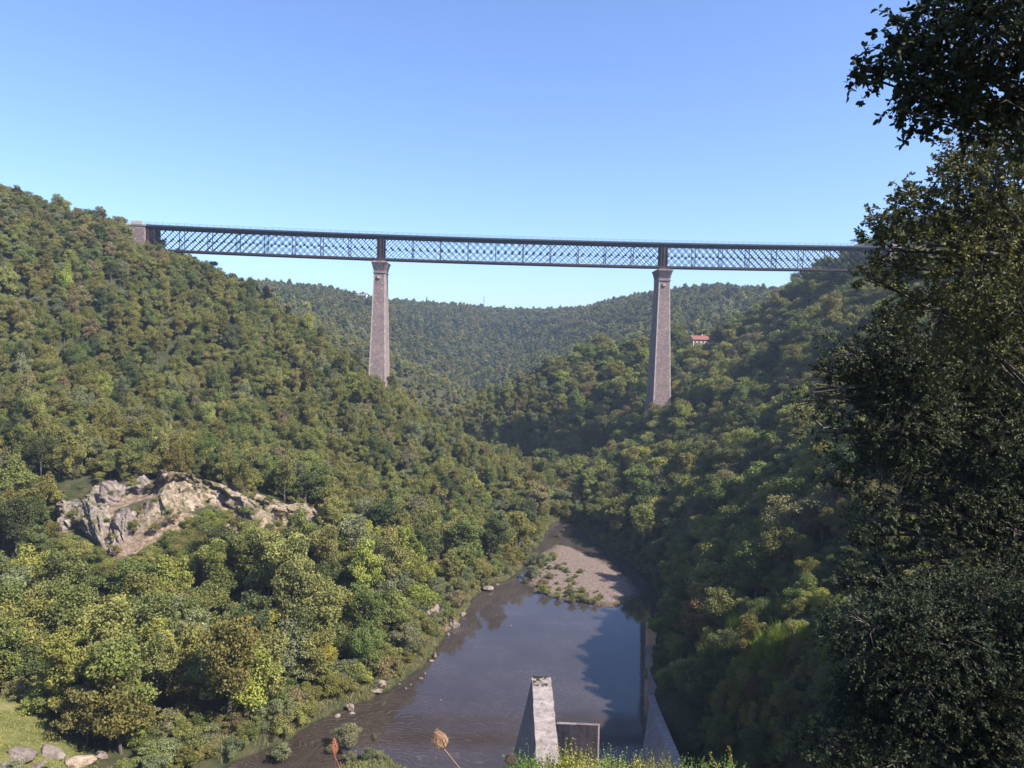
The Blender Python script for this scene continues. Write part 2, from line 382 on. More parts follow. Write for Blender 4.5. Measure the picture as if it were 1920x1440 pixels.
bs_ = N(nt, 'ShaderNodeMapping'); nt.links.new(geo.outputs['Position'], bs_.inputs[0]); bs_.inputs['Scale'].default_value = (.8, 1.6, 1)
bump(nt, b, noise(nt, .9, 3, .5, bs_.outputs[0]), .10, .05)
wp = [(-90, 80), (60, 50), (60, 345), (-5, 345), (-60, 150), (-90, 130)]
me = bpy.data.meshes.new('river'); me.from_pydata([(x, y, WZ) for x, y in wp], [], [list(range(len(wp)))]); me.materials.append(m)
obj('river', me, kind='structure')

# ------------------------------------------------------------------ viaduct
BY, BX, BYAW, BZ, BK, BH = 387.4, 4.0, math.radians(2.01), 42.54, 1.725, 12.4
stone, nt, b = newmat('granite_masonry'); M['stone'] = stone
tc = N(nt, 'ShaderNodeTexCoord')
sp = N(nt, 'ShaderNodeSeparateXYZ'); nt.links.new(tc.outputs['Object'], sp.inputs[0])
cb = N(nt, 'ShaderNodeCombineXYZ'); nt.links.new(mth(nt, 'ADD', sp.outputs[0], sp.outputs[1]), cb.inputs[0]); nt.links.new(sp.outputs[2], cb.inputs[1])
bk = N(nt, 'ShaderNodeTexBrick'); nt.links.new(cb.outputs[0], bk.inputs[0])
bk.inputs['Color1'].default_value = (.34, .265, .245, 1); bk.inputs['Color2'].default_value = (.225, .18, .172, 1); bk.inputs['Mortar'].default_value = (.13, .10, .10, 1)
bk.inputs['Scale'].default_value = 1; bk.inputs['Brick Width'].default_value = 1.1; bk.inputs['Row Height'].default_value = .55; bk.inputs['Mortar Size'].default_value = .045
lo = ramp(nt, noise(nt, .12, 6, .7), [(.3, (.78, .74, .76)), (.55, (1, .97, .96)), (.75, (1.15, 1.02, 1.0))])
col = mix(nt, 1., bk.outputs['Color'], lo, 'MULTIPLY')
col = mix(nt, ramp(nt, noise(nt, .8, 3, .85), [(.60, (0, 0, 0)), (.66, (.75, .75, .75))]), col, (.58, .49, .46))
nt.links.new(col, b.inputs['Base Color']); b.inputs['Roughness'].default_value = .95; b.inputs['Specular IOR Level'].default_value = .1
bump(nt, b, mth(nt, 'ADD', bk.outputs['Fac'], noise(nt, 1.2, 6, .8)), .8, .25)
M['quoin'] = noisemat('pale_granite', [(.3, (.30, .24, .225)), (.7, (.44, .37, .345))], 1., .9, .5, .1)
vr = empty('railway_viaduct', (BX, BY, 0), BYAW, label='long dark iron lattice railway viaduct on two tall tapering stone piers across the valley', cat='viaduct')
def bz(s): return BZ+BK*(s/187.)**2
GW = 3.3
iron = M['iron']
def along(mb, s0, s1, y, dz, w, h, n=26):
    for i in range(n):
        a = s0+(s1-s0)*i/n; e = s0+(s1-s0)*(i+1)/n
        mb.bar((a, y, bz(a)+dz), (e+.02, y, bz(e)+dz), w, h)
L0, L1 = -187.2, 187.2
mb = MB(); along(mb, L0-2, L1+2, 0, BH-.22, 8.4, .44); mb.build('deck', iron, vr)
mb = MB()
for y in (-4.15, 4.15): along(mb, L0-2, L1+2, y, BH-.1, .35, .75)
mb.build('deck_edge_beam', M['rail_iron'], vr)
for y in (-GW, GW):
    mb = MB()
    along(mb, L0, L1, y, BH-.95, .7, .95); mb.build('top_chord', iron, vr)
    mb = MB(); along(mb, L0, L1, y, .45, .8, .9); mb.build('bottom_chord', M['iron_rust'], vr)
for i in range(100):
    mb = MB(); s = L0+1.8+i*3.742
    for y, e in ((-GW, -4.15), (GW, 4.15)):
        mb.bar((s, y, bz(s)+BH-1.9), (s, e, bz(s)+BH-.4), .16, .25)
        mb.box((s, y*1.06, bz(s)+BH-1.75), (.55, .12, .6))
    mb.bar((s, -GW, bz(s)+BH-1.2), (s, GW, bz(s)+BH-1.2), .2, .35)
    mb.build('cantilever_bracket', iron, vr)
POSTS = [-72, 72]
spans = [(L0+1.6, -73.9), (-70.1, 70.1), (73.9, L1-1.6)]
zt, zb_ = BH-1.45, .85
for (s0, s1) in spans:
    n = round((s1-s0)/3.6); st = (s1-s0)/n; hh = zt-zb_
    for yi, y in enumerate((-GW, GW)):
        mb = MB()
        for d in (1, -1):
            for k in range(-4, n+4):
                a = s0+(k+.5)*st; e = a+d*hh
                za, ze = zb_, zt
                if d == -1: pass
                lo_, hi_ = (a, e)
                # clip to the span
                def clipz(s_lim, a=a, d=d): return zb_+(s_lim-a)*d
                A = [a, za]; E = [e, ze]
                for Q, other in ((A, E), (E, A)):
                    if Q[0] < s0: Q[1] = clipz(s0); Q[0] = s0
                    if Q[0] > s1: Q[1] = clipz(s1); Q[0] = s1
                if abs(A[0]-E[0]) < .6 or not (zb_-.01 <= min(A[1], E[1]) and max(A[1], E[1]) <= zt+.01): continue
                off = .14*d
                w = .60 if d*(1 if (s0+s1)/2 > a else -1) > 0 else .46
                mb.bar((A[0], y+off, bz(A[0])+A[1]), (E[0], y+off, bz(E[0])+E[1]), w, .16 if yi else .2, up=(0, 0, 1))
        for k in range(n+1):
            s = s0+k*st
            for zz, q in ((zb_+hh/2, .95),):
                mb.box((s, y, bz(s)+zz+st*.0), (q, .3, q))
        mb.build('lattice_web', iron, vr)
    nv = round((s1-s0)/14.4)
    for k in range(1, nv):
        mb = MB(); s = s0+(s1-s0)*k/nv
        for y in (-GW, GW): mb.bar((s, y, bz(s)+zb_), (s, y, bz(s)+zt), .28, .28)
        mb.bar((s, -GW, bz(s)+zb_), (s, GW, bz(s)+zt*.5), .12, .12); mb.bar((s, GW, bz(s)+zb_), (s, -GW, bz(s)+zt*.5), .12, .12)
        mb.bar((s, -GW, bz(s)+zt*.5), (s, GW, bz(s)+zt*.5), .15, .2)
        mb.build('cross_frame', iron, vr)
for s in POSTS:
    for y in (-GW, GW):
        mb = MB()
        for ds in (-1.55, 0, 1.55): mb.bar((s+ds, y, bz(s)), (s+ds, y, bz(s)+BH-1.6), .8 if ds == 0 else .45, .5)
        mb.bar((s-1.5, y+.1, bz(s)+.6), (s+1.5, y+.1, bz(s)+BH-2), .25, .2); mb.box((s, y+.28, bz(s)+BH/2), (3.5, .08, BH-1.6))
        mb.box((s, y, bz(s)-.35), (1.5, 1.3, .7))
        mb.build('pier_post', M['iron_rust'], vr)
for s, e in ((L0, -1), (L1, 1)):
    for y in (-GW, GW):
        mb = MB()
        mb.bar((s, y, bz(s)), (s, y, bz(s)+BH-1.2), .6, .5); mb.bar((s-e*3.2, y, bz(s)), (s-e*3.2, y, bz(s)+BH-1.2), .5, .5)
        mb.bar((s, y-.15, bz(s)+BH-2), (s-e*3.2, y-.15, bz(s)+BH/2), .2, .2); mb.bar((s-e*3.2, y-.15, bz(s)+BH-2), (s, y-.15, bz(s)+BH/2), .2, .2)
        mb.box((s-e*1.4, y+.3, bz(s)+BH/2), (2.6, .06, BH-1.8))
        mb.build('end_post', M['iron_rust'], vr)
for y in (-4.15, 4.15):
    mb = MB(); along(mb, L0-14, L1+4, y, BH+1.42, .07, .07); along(mb, L0-14, L1+4, y, BH+.95, .05, .05); along(mb, L0-14, L1+4, y, BH+.5, .05, .05)
    for i in range(109): s = L0-14+i*3.6; mb.bar((s, y, bz(s)+BH), (s, y, bz(s)+BH+1.42), .11, .09)
    mb.build('railing', M['rail_iron'], vr)
def pier(s):
    zt_ = bz(s)-.7; Hh = 92.; rings = []
    mb = MB()
    def ring(dz, a, c_): return [(s-a, -c_, zt_-dz), (s+a, -c_, zt_-dz), (s+a, c_, zt_-dz), (s-a, c_, zt_-dz)]
    shaft_top = 6.0; nseg = 12
    wtop, dtop, wbot, dbot = 2.85, 5.6, 5.15, 10.4
    for i in range(nseg):
        t0, t1 = i/nseg, (i+1)/nseg
        f = lambda t: t**1.12
        a0, c0 = wtop+(wbot-wtop)*f(t0), dtop+(dbot-dtop)*f(t0); a1, c1 = wtop+(wbot-wtop)*f(t1), dtop+(dbot-dtop)*f(t1)
        mb.hexa(ring(shaft_top+(Hh-shaft_top)*t1, a1, c1)+ring(shaft_top+(Hh-shaft_top)*t0, a0, c0))
    p = mb.build('stone_pier', stone, vr)
    mb = MB(); mb.hexa(ring(5.65, 2.85, 5.6)+ring(4.6, 3.0, 5.75)); mb.hexa(ring(4.58, 3.0, 5.75)+ring(1.2, 3.55, 6.6))
    mb.hexa(ring(1.18, 3.9, 7.0)+ring(.62, 4.0, 7.1)); mb.hexa(ring(.6, 3.2, 5.4)+ring(0, 3.0, 5.2)); mb.build('flared_capital', M['stone'], p)
    for k in range(5):
        u = -2.9+k*1.45
        for yy in (-1, 1): mb = MB(); mb.hexa([(s+u*.72-.25, yy*5.9, zt_-4.4), (s+u*.72+.25, yy*5.9, zt_-4.4), (s+u*.72+.25, yy*5.6, zt_-4.4), (s+u*.72-.25, yy*5.6, zt_-4.4),
                                    (s+u-.3, yy*6.95, zt_-1.22), (s+u+.3, yy*6.95, zt_-1.22), (s+u+.3, yy*6.4, zt_-1.22), (s+u-.3, yy*6.4, zt_-1.22)]); mb.build('corbel', stone, p)
    for k in range(8):
        u = -6+k*1.72
        for xx in (-1, 1): mb = MB(); mb.hexa([(s+xx*3.1, u*.82-.25, zt_-4.4), (s+xx*3.1, u*.82+.25, zt_-4.4), (s+xx*2.9, u*.82+.25, zt_-4.4), (s+xx*2.9, u*.82-.25, zt_-4.4),
                                    (s+xx*3.86, u-.3, zt_-1.22), (s+xx*3.86, u+.3, zt_-1.22), (s+xx*3.4, u+.3, zt_-1.22), (s+xx*3.4, u-.3, zt_-1.22)]); mb.build('corbel', stone, p)
    mb = MB(); mb.hexa(ring(5.99, 3.25, 6.05)+ring(5.67, 3.3, 6.1)); mb.build('string_course', M['quoin'], p)
    mb = MB(); mb.box((s-.2, -6.0, zt_-8.2), (1.5, .8, 1.3)); mb.build('stone_bracket', M['quoin'], p)
    for sx in (-1, 1):
        for sy in (-1, 1):
            mb = MB()
            for i in range(40):
                t0 = i/40; t1 = t0+.0125 if i % 2 else t0+.025; g = lambda t: t**1.12
                t1 = (i+1.)/40; e = .62 if i % 2 else .42
                P4 = []
                for t in (t1, t0):
                    a, c_ = wtop+(wbot-wtop)*g(t)+.05, dtop+(dbot-dtop)*g(t)+.05; z = zt_-(shaft_top+(Hh-shaft_top)*t)
                    P4 += [(s+sx*(a-e), sy*(c_-e), z), (s+sx*a, sy*(c_-e), z), (s+sx*a, sy*c_, z), (s+sx*(a-e), sy*c_, z)]
                mb.hexa(P4)
            mb.build('quoin', M['quoin'], p)
pier(-72); pier(72)
for s, e in ((L0, -1), (L1, 1)):
    mb = MB(); mb.box((s+e*5.2, 0, bz(s)+BH/2-8.3), (8.4, 9.6, BH+15)); ab = mb.build('stone_abutment', stone, vr)
    mb = MB(); mb.box((s+e*5.0, 0, bz(s)+BH-.2), (9.0, 10.2, .6)); mb.build('cornice', M['quoin'], ab)
    for yy in (-4.9, 4.9): mb = MB(); mb.box((s+e*4.6, yy, bz(s)+BH+.9), (5.4, .7, 1.6)); mb.build('parapet', M['quoin'], ab)

# ------------------------------------------------------------------ rocks
def rock_mesh(name, seed, dims, mat, cuts=16, sub=4, rough=.08, tall=False):
    r = np.random.default_rng(seed); bm = bmesh.new(); bmesh.ops.create_icosphere(bm, subdivisions=sub, radius=1.)
    V = np.array([v.co for v in bm.verts]); Fc = np.array([[v.index for v in f.verts] for f in bm.faces]); bm.free()
    for _ in range(cuts):
        n = r.normal(size=3); n /= np.linalg.norm(n); d = r.uniform(.42, .8) if cuts > 30 else r.uniform(.5, .85)
        s = V @ n; V -= np.maximum(s-d, 0)[:, None]*n*.97
    if tall:                                        # vertical joints and ledges
        for _ in range(7):
            n = r.normal(size=3); n[2] *= .15; n /= np.linalg.norm(n); d = r.uniform(-.5, .5); s = V @ n
            V += (np.sign(s-d)*.07)[:, None]*np.array([n[1], -n[0], .4])
    a = V*6+seed; V *= 1+rough*(vnoise(a[:, 0]+a[:, 2], a[:, 1]-a[:, 2]*.7, seed)*2)[:, None]+.5*rough*(vnoise(a[:, 0]*3, a[:, 1]*3+a[:, 2]*3, seed+1)*2)[:, None]
    return mesh_np(name, V*np.array(dims), Fc, [mat])
WHERE = {0: 'jutting out alone at the far left end of the quarry-like face', 1: 'tall pale crag at the upper left of the bare face', 2: 'small step on the left flank of the tall pale crag',
         3: 'lower pale crag under the tall one', 4: 'fissured block at the right foot of the pale crag', 5: 'rounded top block right of the tall crag', 6: 'wide pinkish ledge in the middle of the bare face',
         7: 'ledge with brown earth right of the middle of the face', 8: 'broken shoulder right of the centre of the face', 9: 'shadowed reddish rock toward the right end of the face',
         10: 'last reddish rock at the right end of the face', 11: 'small white ledge high above the bare face', 12: 'pink rubble block below the wide ledge', 13: 'narrow rock foot at the bottom of the crags', 14: 'half hidden block between two green crowns'}
def facet(n_cells, U, V_, seed, asp):
    r = np.random.default_rng(seed); C = np.c_[r.random(n_cells)*asp, r.random(n_cells)]; dep = r.uniform(0, 1, n_cells); tl = r.normal(size=(n_cells, 2))
    d = (U[:, None]*asp-C[None, :, 0])**2+((V_[:, None]-C[None, :, 1])*.55)**2; k = d.argmin(1)
    return dep[k]+.6*(tl[k, 0]*(U*asp-C[k, 0])+tl[k, 1]*(V_-C[k, 1])), k
TOPP = [(92, 960), (120, 950), (160, 925), (190, 897), (260, 893), (330, 900), (400, 905), (470, 922), (540, 945), (605, 950)]
BOTP = [(100, 1008), (150, 1000), (195, 1042), (235, 1030), (300, 1000), (345, 970), (420, 955), (480, 985), (545, 985), (608, 972)]
nu, nv_ = 330, 80
tp_ = np.array([hit(*q) for q in TOPP]); bp_ = np.array([hit(*q) for q in BOTP]); k9 = np.linspace(0, 1, len(TOPP)); uu = np.linspace(0, 1, nu)
tp_ = np.stack([np.interp(uu, k9, tp_[:, i]) for i in range(3)], 1); bp_ = np.stack([np.interp(uu, k9, bp_[:, i]) for i in range(3)], 1)
vv = np.linspace(0, 1, nv_); Uc, Vc = [q.ravel() for q in np.meshgrid(uu, vv, indexing='ij')]
Pc = (tp_[:, None]*(1-vv[None, :, None])+bp_[:, None]*vv[None, :, None]).reshape(-1, 3)
Pc[:, 2] = height(Pc[:, 0], Pc[:, 1]); edge = np.minimum(np.minimum(Uc*14, (1-Uc)*14), np.minimum(Vc*5, (1-Vc)*3)).clip(0, 1)
wu = Uc+.012*vnoise(Uc*60, Vc*9, 1)
f1, k1 = facet(46, wu, Vc, 5, 3.2); f2, k2 = facet(260, wu+.01*vnoise(Uc*90, Vc*30, 2), Vc, 6, 3.2); f3, _ = facet(1100, wu, Vc, 7, 3.2)
gap = np.clip(vnoise(Uc*11+3, Vc*3+1, 3)*3.4+.62, 0, 1)                  # places where the face sinks back under scrub
dsp = (4.6*f1+2.4*f2+.7*f3+.5*vnoise(Uc*70, Vc*24, 4))*edge*(.25+.75*gap)-1.1*(1-edge)-.9*(1-gap)
Pc += np.array([.28, -.82, .35])*dsp[:, None]; Pc[:, 2] += 2.2*edge*np.sin(np.clip(1-Vc, 0, 1)*PI*.55)*gap
ic = (np.arange(nu-1)[:, None]*nv_+np.arange(nv_-1)[None]).ravel(); Fc_ = np.c_[ic, ic+1, ic+nv_+1, ic+nv_]
m, nt, b = newmat('cliff_rock'); M['cliff'] = m
ua = attr(nt, 'u'); nz = noise(nt, .5, 9, .75)
ca = ramp(nt, nz, [(.30, (.06, .05, .045)), (.45, (.18, .145, .125)), (.6, (.32, .265, .225)), (.75, (.46, .40, .35))]); cb2 = ramp(nt, nz, [(.30, (.08, .05, .035)), (.45, (.22, .165, .125)), (.6, (.35, .28, .22)), (.75, (.47, .39, .32))])
cc = mix(nt, ramp(nt, mth(nt, 'ADD', ua, mth(nt, 'MULTIPLY', noise(nt, .2, 4, .6), .3)), [(.48, (0, 0, 0)), (.62, (1, 1, 1))]), ca, cb2)
cc = mix(nt, ramp(nt, noise(nt, .33, 8, .8), [(.47, (0, 0, 0)), (.58, (.95, .95, .95))]), cc, (.075, .075, .03))
nt.links.new(cc, b.inputs['Base Color']); b.inputs['Roughness'].default_value = .95; b.inputs['Specular IOR Level'].default_value = .1; bump(nt, b, noise(nt, 2.2, 9, .75), .9, .35)
obj('cliff_face', mesh_np('cliff_face', Pc, Fc_, [m], dict(u=Uc)), label='bare fissured rock face, white at left and pinkish at right, across the left hillside', cat='cliff')
for i, (p, w, h, px, py) in enumerate(rock_hits):
    if i not in (0, 1, 3, 5, 11, 13): continue
    w *= .85; h *= .85
    pink = i in (6, 7, 8, 9, 10, 12, 14)
    me = rock_mesh('rock_outcrop', 40+i, (w*.56, max(w*.42, 2.2), h*.62), M['rock_pink'] if pink else M['rock'], cuts=22, sub=5, rough=.12, tall=True)
    q = at(px, py, p[1]-.5)
    o = obj('rock_outcrop', me, loc=(q[0], q[1]+w*.12, q[2]), label=('pinkish brown bare rock, ' if pink else 'pale grey bare rock, ')+WHERE[i], cat='rock', group='bare rock outcrops on the left hillside')
    o.rotation_euler = (-.35, rnd.uniform(-.1, .1), rnd.uniform(-.3, .3))
for i, (p, w, h, px, py) in enumerate(shore_hits):
    q = at(px, py, p[1]-.3)
    o = obj('shore_crag', rock_mesh('shore_crag', 90+i, (w*.55, w*.5, h*.55), M['rock'], cuts=20, sub=5, rough=.12, tall=True), loc=q,
            label=['large pale crag at the left bank facing the gravel island', 'flat bushy crag just left of the large bank crag', 'right shoulder of the large bank crag', 'whitish rubble above the left bank, below the large crag', 'white stones between bushes near the bottom left bank', 'pale stones under a bush at the lower left bank'][i],
            cat='rock', group='pale crags along the left bank')
    o.rotation_euler = (-.3, 0, rnd.uniform(-.5, .5))
BOUL = [q if q[2] < 30 else (q[0], q[1], q[2]*.75, q[3]*.6) for q in [(917, 1101, 26, 12), (933, 1095, 10, 5), (868, 1150, 14, 9), (712, 1290, 34, 26), (706, 1300, 40, 12), (657, 1323, 18, 17), (632, 1341, 16, 8), (789, 1271, 11, 5), (761, 1290, 7, 4), (815, 1228, 12, 10), (808, 1238, 14, 5), (840, 1189, 10, 6), (748, 1282, 6, 4), (770, 1283, 5, 3), (797, 1262, 5, 3),
        (1100, 1073, 9, 4), (660, 1336, 14, 5), (958, 1173, 4, 2), (826, 1312, 4, 2)]]
BL = ['flat white boulder at the water by the gravel island narrows', 'small stone just right of the flat white boulder at the narrows', 'grey boulder at the foot of the large bank crag', 'big pale boulder on the dark lower left shore', 'flat slab in front of the big pale boulder',
      'rounded brown boulder left of the big pale boulder', 'low pale stone left of the brown boulder, farthest down the shore', 'bright white stone lying alone in the muddy shallows', 'tiny stone on the mud left of the bright white stone', 'pale boulder between bushes on the middle of the left bank', 'flat stone below the pale boulder on the middle bank',
      'stone at the waterline below the shore crag', 'tiny stone at the mud edge by the big pale boulder', 'small stone in line with the bright white stone', 'small light stone just above the bright white stone', 'dark stone on the gravel island', 'thin slab in front of the rounded brown boulder', 'white stone breaking the middle of the water surface', 'white stone breaking the water left of the concrete pier']
for i, (px, py, w, h) in enumerate(BOUL):
    x, y, z = atz(px, py+h/2, WZ); w *= y/F; h *= y/F
    obj('boulder', rock_mesh('boulder', 200+i, (w*.6, w*.45, h*.8), M['rock'], cuts=34, sub=4, rough=.16), loc=(x, y, max(z, float(height(x, y)))+h*.28), label=BL[i], cat='boulder', group='boulders and stones along the water')
for i, (px, py, w, h) in enumerate([(40, 1418, 70, 30), (95, 1413, 60, 34), (15, 1436, 50, 24), (150, 1430, 60, 26), (75, 1440, 60, 24), (190, 1416, 36, 16)]):
    p = hit(px, py) or at(px, py, 118); k = p[1]/F
    o = obj('meadow_rock', rock_mesh('meadow_rock', 300+i, (w*k*.55, w*k*.45, h*k*.6), M['rock'] if i != 3 else M['rock_pink'], cuts=16, sub=4), loc=p,
            label=['smooth whitish rock in the bottom left corner row', 'grey rounded rock right of the smooth whitish one', 'low pale rock at the very corner bottom left', 'broken pinkish rock at the right end of the corner rocks', 'flat rock in front of the corner rocks', 'small flat pale rock where the grass meets the bushes'][i], cat='rock', group='pale rocks below the meadow')
    o.rotation_euler = (-.2, 0, rnd.uniform(-.5, .5))

# ------------------------------------------------------------------ old dam concrete
conc, nt, b = newmat('weathered_concrete')
c1 = ramp(nt, noise(nt, .45, 9, .75), [(.28, (.20, .165, .15)), (.5, (.33, .28, .265)), (.72, (.42, .365, .345))])
tcx = N(nt, 'ShaderNodeMapping'); g_ = N(nt, 'ShaderNodeNewGeometry'); nt.links.new(g_.outputs['Position'], tcx.inputs[0]); tcx.inputs['Scale'].default_value = (1.2, 1.2, .08)
st = ramp(nt, noise(nt, 1., 6, .7, tcx.outputs[0]), [(.35, (.55, .53, .52)), (.6, (1, 1, 1))])
c1 = mix(nt, .8, c1, mix(nt, 1., c1, st, 'MULTIPLY'))
pit = ramp(nt, noise(nt, 2.6, 3, .8), [(.60, (0, 0, 0)), (.66, (1, 1, 1))])
c1 = mix(nt, mth(nt, 'MULTIPLY', pit, .75), c1, (.06, .05, .04))
sepz = N(nt, 'ShaderNodeSeparateXYZ'); nt.links.new(g_.outputs['Position'], sepz.inputs[0])
lift = ramp(nt, mth(nt, 'FRACT', mth(nt, 'ADD', mth(nt, 'DIVIDE', sepz.outputs[2], 1.9), mth(nt, 'MULTIPLY', noise(nt, .6, 2, .5), .04))), [(.03, (.6, .58, .55)), (.07, (1, 1, 1))])
c1 = mix(nt, .75, c1, mix(nt, 1., c1, lift, 'MULTIPLY'))
nt.links.new(c1, b.inputs['Base Color']); b.inputs['Roughness'].default_value = .95; b.inputs['Specular IOR Level'].default_value = .12
bump(nt, b, noise(nt, 2.2, 9, .75), .8, .2)
M['conc'] = conc
M['moss'] = noisemat('moss', [(.3, (.035, .04, .012)), (.7, (.11, .09, .03))], 3, 1., .8, .1)
PT = -52.
pa, pb = atz(998, 1269, PT), atz(1032, 1270, PT); pc, pd = atz(1006, 1418, PT), atz(1048, 1418, PT)
ext = lambda n, f, k: tuple(n[i]+(n[i]-f[i])*k for i in range(3))
pc, pd = ext(pc, pa, .4), ext(pd, pb, .4)
dn, fl, fr, fb = 27., .19, .03, .16
dpr = empty('dam_pier', (pa[0], pa[1], WZ), label='tall weathered concrete dam pier with mossy flat top standing in the river', cat='concrete pier')
o_ = Vector((pa[0], pa[1], WZ))
# grid-subdivided walls with slightly uneven edges
def slab(name, P, mat, parent, off, nseg=24, jit=.06, seed=0, **k):
    """P: 8 points, 4 bottom + 4 top, (far-left, far-right, near-right, near-left)"""
    mbs = MB(); r = random.Random(seed)
    B = [Vector(p) for p in P[:4]]; T = [Vector(p) for p in P[4:]]
    rows = []
    for i in range(nseg+1):
        t = i/nseg
        q = [B[0].lerp(B[3], t), B[1].lerp(B[2], t), T[1].lerp(T[2], t), T[0].lerp(T[3], t)]
        j = lambda: Vector((r.uniform(-jit, jit), r.uniform(-jit, jit), r.uniform(-jit, jit)))
        q = [q[0], q[1], q[2]+j(), q[3]+j()]; rows.append(len(mbs.v)); mbs.v += [v-off for v in q]
    for a, b2 in zip(rows, rows[1:]):
        for e in range(4): mbs.f.append([a+e, a+(e+1) % 4, b2+(e+1) % 4, b2+e])
    mbs.f.append([rows[0]+e for e in (3, 2, 1, 0)]); mbs.f.append([rows[-1]+e for e in range(4)])
    return mbs.build(name, mat, parent, **k)
slab('pier_body', [(pa[0]-dn*fl, pa[1]+dn*fb, PT-dn), (pb[0]+dn*fr, pb[1]+dn*fb, PT-dn), (pd[0]+dn*fr, pd[1], PT-dn), (pc[0]-dn*fl, pc[1], PT-dn),
                   (pa[0], pa[1], PT-.25), (pb[0], pb[1], PT-.25), (pd[0], pd[1], PT-.25), (pc[0], pc[1], PT-.25)], conc, dpr, o_)
slab('coping', [(pa[0]-.06, pa[1]+.06, PT-.245), (pb[0]+.06, pb[1]+.06, PT-.245), (pd[0]+.06, pd[1], PT-.245), (pc[0]-.06, pc[1], PT-.245),
                (pa[0]-.06, pa[1]+.06, PT), (pb[0]+.06, pb[1]+.06, PT), (pd[0]+.06, pd[1], PT), (pc[0]-.06, pc[1], PT)], conc, dpr, o_, seed=4)
# moss tufts on the far end of the coping
def tufts(name, pts, mat, parent=None, h=.18, n=40, seed=1, spread=.2, w=.03, **k):
    r = np.random.default_rng(seed); P = np.repeat(np.asarray(pts, float), n, 0); P[:, :2] += r.normal(size=(len(P), 2))*spread
    a = r.uniform(0, 2*PI, len(P)); d = np.c_[np.cos(a), np.sin(a), np.zeros(len(P))]; hh = h*r.uniform(.4, 1.3, len(P))
    lean = np.c_[r.normal(size=(len(P), 2))*.35, np.ones(len(P))]*hh[:, None]
    ww = w*r.uniform(.6, 1.3, len(P))[:, None]
    V = np.stack([P-d*ww, P+d*ww, P+lean*.6+d*ww*.7, P+lean], 1).reshape(-1, 3)
    Fc = np.arange(len(V)).reshape(-1, 4)
    at_ = dict(v=np.repeat(r.random(len(P)), 4), hue=np.repeat(r.random(len(P)), 4))
    return obj(name, mesh_np(name, V, Fc, [mat], at_), parent, **k)
M['moss_leaf'] = leafmat('moss_leaf', 'FIX', (.07, .065, .02))
mp_ = [(pa[0]+.15+rnd.random()*2.1-o_.x, pa[1]-rnd.random()**2*3.4-o_.y, PT-WZ-.02) for _ in range(34)]
tufts('moss_tuft', mp_, M['moss_leaf'], dpr, h=.12, n=50, spread=.14, w=.04)
yq = 125.
a1, a2 = at(1043, 1357, yq), at(1122, 1361, yq-3.6); zq = a1[2]; z2 = a2[2]
slab('block', [(a1[0]+.3, yq+.9, WZ-3), (a2[0]+.4, yq-2.8, WZ-3), (a2[0]+.1, yq-3.6, WZ-3), (a1[0], yq, WZ-3), (a1[0]+.3, yq+.7, zq), (a2[0]+.3, yq-2.9, z2), (a2[0], yq-3.6, z2), (a1[0], yq, zq)], conc, None, Vector((0, 0, 0)), 12, .05, 3,
     label='low dark concrete block wall in the water right of the tall dam pier', cat='concrete wall').name = 'low_dam_wall'
A = atz(1212, 1300, WZ-.3); B_ = atz(1184, 1425, WZ-.6); T1 = at(1218, 1318, A[1]-6); T2 = at(1266, 1445, 108)
n = 14; mb = MB()
A, B_, T1, T2 = map(Vector, (A, B_, T1, T2)); B2 = B_+(B_-A)*.5; T0 = A+Vector((.3, 1, .25))
for i in range(n):
    t0, t1 = i/n, (i+1)/n
    tp = lambda t: T0.lerp(T1, min(t*4, 1)) if t < .25 else T1.lerp(T2, (t-.25)/.75)
    lo_ = lambda t: A.lerp(B2, t)
    a, b2, c2, d2 = lo_(t0), lo_(t1), tp(t1), tp(t0)
    R_ = Vector((1.6, .4, 0)); dn_ = Vector((0, 0, -3))
    mb.hexa([a+dn_, b2+dn_, b2+dn_+R_*4, a+dn_+R_*4, d2, c2, c2+R_, d2+R_])
mb.build('river_retaining_wall', conc, label='sloping wedge of concrete retaining wall at the right bank of the river', cat='retaining wall')
s1, s2, s3, s4 = atz(1216, 1222, WZ+.3), atz(1238, 1216, WZ+.3), atz(1243, 1300, WZ+.3), atz(1216, 1300, WZ+.3)
M['ramp'] = noisemat('brown_silt_concrete', [(.3, (.17, .11, .085)), (.7, (.30, .22, .18))], .6, .95, .6, .1)
slab('concrete_ramp', [(s1[0], s1[1]+4, WZ-2), (s2[0]+6, s2[1]+4, WZ-2), (s3[0]+6, s3[1], WZ-2), (s4[0], s4[1], WZ-2), (s1[0], s1[1]+4, WZ+.25), (s2[0]+6, s2[1]+4, WZ+.4), (s3[0]+6, s3[1], WZ+.4), (s4[0], s4[1], WZ+.25)],
     M['ramp'], None, Vector((0, 0, 0)), 12, .1, 7, label='flat brown concrete ledge along the right bank, behind the sloping wall', cat='ledge')

